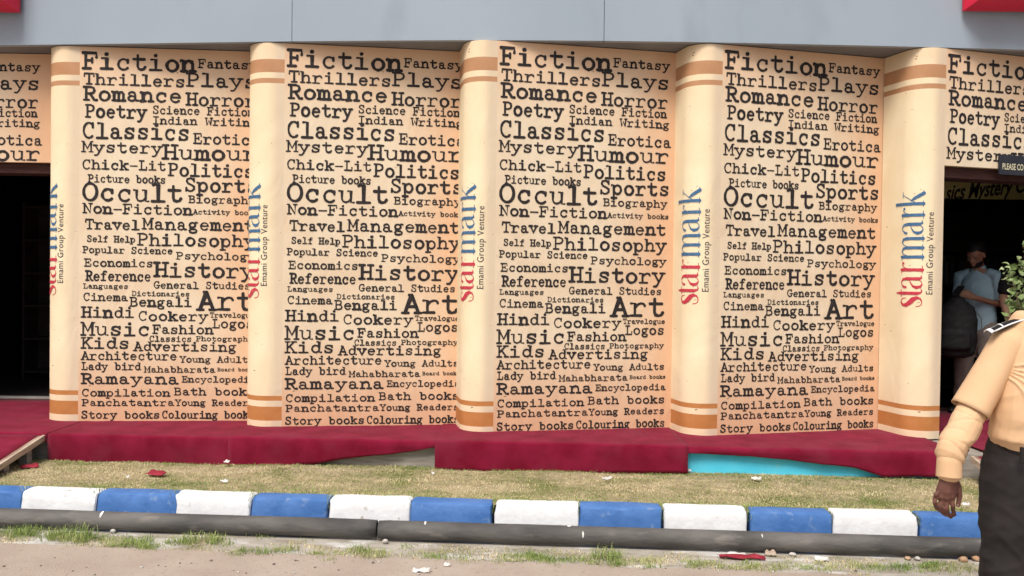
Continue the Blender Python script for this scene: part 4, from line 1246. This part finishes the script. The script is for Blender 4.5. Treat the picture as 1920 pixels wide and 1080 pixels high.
def guard_folds(co):
    d = ff(co) * .8
    # gathers across the forearm, deepest just above the cuff
    t = (co - el).dot(AX) / (A4 - el).length
    if co.x < -.24 and .1 < t < 1.1:
        # thin oblique creases, not rolls
        for t0, sl, am in ((.24, 1.8, .003), (.44, -1.5, .003), (.62, 1.3, .0035), (.76, -.8, .0035), (.90, .7, .006)):
            d -= am * ridge((t - t0 - sl * (co.x - A2.x) - .10 * mnoise.noise(co * 11)) / .04)
        d += .006 * ridge((t - .99) / .10)
    # folds raying out of the armpit over the chest
    v = co - PIT
    if co.x > PIT.x - .01 and co.y < 0 and v.length < .34:
        an = math.atan2(v.z, v.x) + .25 * mnoise.noise(co * 6)
        f = min(1, v.length / .05) * (1 - v.length / .34)
        for a0, am, wd in ((.22, .010, .14), (-.25, .008, .12), (-.62, .009, .13), (-.95, .007, .12), (-1.25, .008, .1)):
            d += am * f * ridge((an - a0) / wd)
    # blouse over the waistband
    if co.z < 1.0: d += .008 * ridge((co.z - .915) / .05) * (1 + .6 * mnoise.noise((co.x * 14, co.y * 14, 2)))
    return d
st = fuse('shirt', bm, .0046, M['shirt'], gd, 2, guard_folds)
# the wide short sleeve ends in a crisp hem over the elbow
def sleeve(path, rad, parent, seg=40, name='short_sleeve'):
    bm = bmesh.new(); rings = []
    n = len(path)
    N_ = 26
    for q in range(N_ + 1):
        f = q / N_ * (n - 1); k = min(int(f), n - 2); f -= k
        c = path[k].lerp(path[k + 1], f); r = rad[k] + (rad[k + 1] - rad[k]) * f
        t = (path[k + 1] - path[k]).normalized()
        if k + 2 < n: t = t.lerp((path[k + 2] - path[k + 1]).normalized(), f * .5).normalized()
        s_ = (Vector((1, 0, 0)) - t * t.x).normalized(); u = t.cross(s_)
        ring = []
        for j in range(seg):
            a = 2 * math.pi * j / seg
            dr = s_ * math.cos(a) + u * math.sin(a)
            pnt = c + dr * r
            w_ = q / N_
            fold = (.25 if name == 'cuff' else 1) * .006 * mnoise.noise((pnt.x * 8, pnt.y * 8, pnt.z * 4)) + (0 if name == 'cuff' else .005 * w_ * math.sin(a * 3 + 2 + w_ * 2) + .006 * ridge((a - 5.3 + w_ * 1.4) / .35) * w_)
            ring.append(bm.verts.new(pnt + dr * fold))
        rings.append(ring)
    for a_, b_ in zip(rings, rings[1:]):
        for j in range(seg): bm.faces.new((a_[j], a_[(j + 1) % seg], b_[(j + 1) % seg], b_[j]))
    o = from_bm(name, bm, M['shirt'], parent, True)
    md = o.modifiers.new('thick', 'SOLIDIFY'); md.thickness = .004; md.offset = -1
sleeve([sh + Vector((.035, .0, .03)), sh + Vector((.0, 0, -.005)), sh.lerp(el, .35), sh.lerp(el, .75), gp(1819, 770, -.005)], [.058, .0735, .0715, .0725, .0755], st)
sleeve([gp(1782, 853, -.085), gp(1780, 866, -.094), gp(1779, 895, -.10)], [.0465, .0472, .0478], st, name='cuff')
sleeve([shL + Vector((-.035, .0, .03)), shL + Vector((.0, 0, -.005)), shL.lerp(elL, .5), elL], [.058, .075, .074, .073], st)
# epaulette strap on the right shoulder, white edges and bars
def ep_pt(f, v, up):
    a, b = gp(1852, 622, -.005), gp(1926, 594, -.005)
    p = a.lerp(b, f)
    t = (b - a).normalized(); side = Vector((0, 1, 0)); n_ = t.cross(side) * -1
    if n_.z < 0: n_ = -n_
    sag = .006 * math.sin(math.pi * f)
    return p + side * (v * .028) + n_ * (up + sag - .010 * v * v)
def ep_strip(name, f0, f1, v0, v1, up, m, parent):
    bm = bmesh.new(); g = []
    for i in range(9):
        f = f0 + (f1 - f0) * i / 8
        g.append([bm.verts.new(ep_pt(f, v0 + (v1 - v0) * j / 4, up)) for j in range(5)])
    for i in range(8):
        for j in range(4): bm.faces.new((g[i][j], g[i + 1][j], g[i + 1][j + 1], g[i][j + 1]))
    o = from_bm(name, bm, m, parent, True)
    md = o.modifiers.new('thick', 'SOLIDIFY'); md.thickness = .004; md.offset = 0
    return o
M['ep_white'] = mat('ep_white', (.72, .72, .72))
e_ = ep_strip('epaulette', .03, 1, -1, 1, .004, M['belt'], gd)
for f0, f1, v0, v1 in ((-.01, .075, -1.04, 1.04), (.30, .33, -1.02, 1.02), (.08, 1, -1.08, -.93), (.08, 1, .93, 1.08)):
    ep_strip('white_stripe', f0, f1, v0, v1, .0075, M['ep_white'], e_)
bm = bmesh.new()
bbox(bm, -.125, -.02, -.150, -.139, 1.205, 1.245, .003)
pk = from_bm('pocket_flap', bm, M['shirt'], gd)
pk.rotation_euler = (R(-3), 0, 0)
for z in (1.32, 1.24, 1.16, 1.08, 1.0, .93):
    bm = bmesh.new()
    ball(bm, (0.0, -.137 - .06 * max(0, 1.25 - z) if z > 1.0 else -.203, z), .006, .003, .006)
    from_bm('button', bm, M['shirt'], gd, True)
# trousers
bm = bmesh.new()
tube(bm, [(0, .015, .915), (0, .012, .87), (0, .01, .78), (0, .015, .70)], [(.205, .17), (.222, .18), (.245, .185), (.23, .16)], seg=28)
for s in (-1, 1):
    tube(bm, [(s * .115, .01, .80), (s * .128, .0, .62), (s * .132, -.005, .45), (s * .132, .01, .25), (s * .130, .02, .07)], [(.128, .15), (.122, .132), (.118, .115), (.112, .108), (.108, .115)])
ft = cloth_folds(.006, 6.0)
tr = fuse('trousers', bm, .0075, M['trouser'], gd, 3, lambda co: ft(co) * (.4 if co.z > .85 else 1) + .006 * ridge(2.2 * mnoise.noise((co.x * 3, co.y * 3, co.z * 9 + co.x * 8))) * (co.z < .84))
bm = bmesh.new()
tube(bm, [(0, .004, .868), (0, .002, .893)], [(.219, .185), (.215, .182)], seg=40)
bl = fuse('belt', bm, .006, M['belt'], gd, 1)
bm = bmesh.new()
a = gp(1873, 850)
bbox(bm, a.x - .006, a.x + .006, -.165, -.150, .842, .902, .002)
from_bm('belt_loop', bm, M['trouser'], tr)
for s in (-1, 1):
    bm = bmesh.new(); shoe(bm, (s * .13, -.0), s * .2, -1); fuse('shoe', bm, .008, M['shoe'], gd, 2)

# --- people inside the right doorway
def inside_person(label, loc, rz, sc_, skin, top, legs, arms, head_c, tilt, stance, beard=False):
    t = empty('person', loc, rz)
    t.scale = (sc_, sc_, sc_)
    tag(t, label, 'person', None)
    c = Vector(head_c); TLm = Matrix.Rotation(R(tilt), 3, 'X')
    bm = bmesh.new()
    tube(bm, [(0, .01, .9), (0, 0, 1.1), (0, .01, 1.28), (0, .015, 1.4)], [(.14, .1), (.14, .1), (.15, .1), (.10, .07)])
    tube(bm, [(0, .015, 1.36), (0, -.005, 1.46), c + Vector((0, .015, -.06))], [.062, .054, .054])
    head(bm, c, TLm)
    for s, (sh_, el_, wr_, hd_) in zip((-1, 1), arms):
        sh_, el_, wr_, hd_ = map(Vector, (sh_, el_, wr_, hd_))
        tube(bm, [sh_, el_, wr_], [.048, .042, .028])
        d = (hd_ - wr_).normalized()
        tube(bm, [wr_, wr_ + d * .05, wr_ + d * .09], [(.028, .02), (.038, .018), (.038, .015)], (0, 0, 1) if abs(d.z) < .7 else (0, 1, 0))
        ax = Vector((0, 0, 1)) if abs(d.z) < .7 else Vector((0, 1, 0))
        inn = Vector((-s, 0, 0))
        for k in range(4):
            b = wr_ + d * .085 + ax * (.027 - .018 * k)
            tube(bm, [b, b + d * .035 + inn * .006, b + d * .05 + inn * .028], [.009, .0085, .0075], seg=10)
        b = wr_ + d * .035 + ax * .03
        tube(bm, [b, b + d * .03 + ax * .016 + inn * .01, b + d * .055 + ax * .014 + inn * .022], [.013, .011, .009], seg=10)
    for (hp, kn, an, fo) in stance:
        tube(bm, [hp, kn, an], [.08, .058, .04]); ball(bm, (an[0] + fo[0] * .06, an[1] + fo[1] * .06, .04), .04, .07, .03)
    b = fuse('body', bm, .0075, skin, t, 2)
    hair_cap(b, c, TLm, M['hair'], vol=1.1); eyes(b, c, TLm)
    if beard:
        bm = bmesh.new()
        ball(bm, c + TLm @ Vector((0, -.022, -.072)), .061, .062, .05, TLm)
        bmesh.ops.delete(bm, geom=[v for v in bm.verts if (TLm.inverted() @ (v.co - c)).z > -.04], context='VERTS')
        from_bm('beard', bm, M['hair'], b, True)
    bm = bmesh.new()
    tube(bm, [(0, .01, .84), (0, .005, .95), (0, -.005, 1.08), (0, 0, 1.2), (0, .01, 1.31), (0, .015, 1.4)], [(.175, .125), (.175, .13), (.17, .132), (.175, .128), (.165, .11), (.085, .07)], seg=24)
    for (sh_, el_, wr_, hd_) in arms:
        sh_, el_ = Vector(sh_), Vector(el_)
        tube(bm, [(sh_.x * .55, .01, 1.385), sh_, sh_.lerp(el_, .75)], [.055, .068, .067])
    tube(bm, [(0, .018, 1.4), (0, .005, 1.445)], [(.068, .064), (.062, .058)])
    fuse('shirt', bm, .0085, top, t, 2, cloth_folds(.007, loc[0]))
    bm = bmesh.new()
    tube(bm, [(0, .015, .93), (0, .015, .8)], [(.16, .115), (.172, .125)])
    for (hp, kn, an, fo) in stance:
        hp, kn, an = map(Vector, (hp, kn, an))
        tube(bm, [hp, hp.lerp(kn, .5), kn, kn.lerp(an, .5), an + Vector((0, 0, .0))], [.105, .098, .085, .078, .075])
    fuse('trousers', bm, .0095, legs, t, 2, cloth_folds(.008, loc[0] + 3))
    for (hp, kn, an, fo) in stance:
        bm = bmesh.new(); shoe(bm, an, fo[0], fo[1]); fuse('shoe', bm, .009, M['shoe'], t, 1)
    return t
M['skin'] = mat('skin', (.34, .17, .11), (.39, .21, .14), 30, .5)
M['skin_light'] = mat('skin_light', (.42, .23, .15), (.47, .27, .18), 30, .5)
M['blue_shirt'] = mat('blue_shirt', (.36, .56, .68), (.42, .62, .72), 12, .9)
M['grey_trouser'] = mat('grey_trouser', (.24, .20, .18), (.29, .25, .22), 12, .9)
M['black_cloth'] = mat('black_cloth', (.012, .012, .013), (.02, .02, .022), 12, .9)
bx_ = P(1834, 560, 7.75).x
ARM = [((-.185, .01, 1.37), (-.215, .03, 1.08), (-.10, -.235, 1.15), (-.02, -.33, 1.19)), ((.185, .01, 1.37), (.215, .03, 1.08), (.10, -.235, 1.15), (.02, -.33, 1.19))]
ST = [((-.085, .01, .88), (-.09, -.08, .48), (-.09, -.10, .075), (0, -1)), ((.085, .01, .88), (.10, .0, .48), (.10, .06, .075), (.2, -1))]
inside_person('bearded man in blue shirt looking down at his phone inside the right doorway', (bx_, 7.75, ZP + .003), R(-58), .915, M['skin'], M['blue_shirt'], M['grey_trouser'], ARM, (0, -.055, 1.565), 24, ST, True)
mw = Matrix.Translation((bx_, 7.75, ZP + .003)) @ Matrix.Rotation(R(-58), 4, 'Z') @ Matrix.Scale(.915, 4)
ph = box('phone', -.036, .036, -.005, .005, -.075, .075, M['black'], None, .003)
ph.matrix_world = mw @ Matrix.Translation((.0, -.355, 1.21)) @ Matrix.Rotation(R(-50), 4, 'X')
tag(ph, 'dark phone held in the hands of the man in blue', 'phone')
ARM2 = [((-.185, .01, 1.37), (-.24, .03, 1.09), (-.25, -.06, .86), (-.25, -.10, .77)), ((.185, .01, 1.37), (.24, .03, 1.09), (.25, -.06, .86), (.25, -.10, .77))]
ST2 = [((-.085, .01, .88), (-.09, -.02, .48), (-.09, .03, .075), (-.1, -1)), ((.085, .01, .88), (.09, -.03, .48), (.10, .02, .075), (.2, -1))]
kx = P(1928, 560, 7.55).x
inside_person('person in black shirt behind the green plant in the right doorway, bare forearm showing', (kx, 7.55, ZP + .003), R(12), .96, M['skin_light'], M['black_cloth'], M['black_cloth'], ARM2, (0, -.03, 1.585), 4, ST2)

# backpack slung in front of the man in blue
M['pack'] = mat('pack', (.010, .010, .012), (.018, .018, .02), 14, .7, .2, 60)
M['strap'] = mat('strap', (.16, .16, .17))
q = P(1793, 612, 7.5)
bpk = empty('backpack', q, R(-30))
tag(bpk, 'black rounded backpack hanging in front of the man in blue', 'backpack')
bm = bmesh.new()
tube(bm, [(0, 0, -.22), (0, 0, -.10), (0, 0, .06), (0, 0, .17), (0, 0, .23)], [(.15, .10), (.165, .11), (.165, .105), (.14, .085), (.07, .05)], seg=24)
tube(bm, [(0, -.09, -.18), (0, -.095, -.05)], [(.12, .045), (.115, .04)], seg=20)
fuse('pack_body', bm, .009, M['pack'], bpk, 2, cloth_folds(.006, 3))
bm = bmesh.new()
tube(bm, [(.10, .07, .19), (.19, .07, .08), (.20, .06, -.08), (.14, .05, -.2)], [(.004, .016)] * 4, (1, 0, 0), 10)
from_bm('shoulder_strap', bm, M['strap'], bpk, True)
bm = bmesh.new()
tube(bm, [(-.03, .0, .235), (-.02, .0, .275), (.02, .0, .275), (.03, .0, .235)], [(.009, .006)] * 4, (0, 1, 0), 10)
from_bm('carry_handle', bm, M['pack'], bpk, True)

# ------------------------------------------------------------------ potted plant by the right doorway
M['leaf'] = grass_mat('leaf', [(0.13, 0.20, 0.06), (0.21, 0.29, 0.11), (0.32, 0.40, 0.19), (0.44, 0.50, 0.28)])
M['stem'] = mat('stem', (.13, .10, .06), (.19, .15, .09), 20)
M['pot'] = mat('pot', (.28, .11, .06), (.34, .15, .09), 9, .8)
PX, PY = 4.08, 6.4
pl = empty('potted_plant', (PX, PY, ZP + .008))
tag(pl, 'pale green curly leaved shrub in a pot beside the right doorway', 'plant')
bm = bmesh.new()
prof = [(.10, 0), (.12, .02), (.15, .24), (.165, .25), (.165, .29), (.145, .29), (.14, .25)]
g = [[bm.verts.new((r * math.cos(2 * math.pi * k / 28), r * math.sin(2 * math.pi * k / 28), z)) for k in range(28)] for r, z in prof]
for a, b in zip(g, g[1:]):
    for k in range(28): bm.faces.new((a[k], a[(k + 1) % 28], b[(k + 1) % 28], b[k]))
bm.faces.new(g[0][::-1])
po = from_bm('pot', bm, M['pot'], pl, True)
bm = bmesh.new()
bmesh.ops.create_circle(bm, cap_ends=True, segments=24, radius=.141)
for v in bm.verts: v.co.z = .255 + .01 * mnoise.noise(v.co * 20)
from_bm('soil', bm, M['soil'], po)
rl = random.Random(5)
tips = []
bm = bmesh.new()
for k in range(26):
    a = rl.uniform(0, 2 * math.pi); h0 = rl.uniform(.55, 1.0); rr_ = .42 * math.sqrt(rl.uniform(.05, 1))
    zt = rl.uniform(.95, 1.72) - .22 * (rr_ / .4) ** 2
    tip = Vector((rr_ * math.cos(a), rr_ * math.sin(a), zt))
    b0 = Vector((.02 * math.cos(a), .02 * math.sin(a), min(h0, zt - .1)))
    mid = b0.lerp(tip, .5) + Vector((.06 * math.cos(a), .06 * math.sin(a), -.02))
    tube(bm, [b0, mid, tip], [.007, .005, .003], (.3, .9, .2), 6)
    tips.append((b0, mid, tip))
tube(bm, [(0, 0, .24), (.01, .01, .6), (-.01, 0, 1.05)], [.02, .017, .012], (1, 0, 0), 10)
from_bm('stem', bm, M['stem'], pl, True)
vs, fs = [], []
for (b0, mid, tip) in tips:
    for k in range(60):
        f = rl.uniform(.15, 1.05)
        c_ = (b0.lerp(mid, f * 2) if f < .5 else mid.lerp(tip, f * 2 - 1)) + Vector((rl.gauss(0, .035), rl.gauss(0, .035), rl.gauss(0, .035)))
        d = Vector((rl.gauss(0, 1), rl.gauss(0, 1), rl.gauss(-.1, .7))).normalized()
        s_ = d.cross(Vector((rl.gauss(0, 1), rl.gauss(0, 1), rl.gauss(0, 1)))).normalized()
        n_ = d.cross(s_)
        L_ = rl.uniform(.038, .062); W_ = L_ * rl.uniform(.36, .5)
        b = len(vs)
        for i, (u, wv, cu_) in enumerate(((0, .15, 0), (.25, .85, .02), (.58, 1, -.06), (.86, .72, -.22), (1, .2, -.4))):
            ctr = c_ + d * (u * L_) + n_ * (cu_ * L_)
            up_ = n_ * (.45 * W_ * wv)
            vs += [ctr - s_ * W_ * wv + up_, ctr, ctr + s_ * W_ * wv + up_]
        for i in range(4):
            for j in range(2): fs.append((b + i * 3 + j, b + i * 3 + j + 1, b + i * 3 + j + 4, b + i * 3 + j + 3))
from_py('foliage', vs, fs, M['leaf'], pl, True)
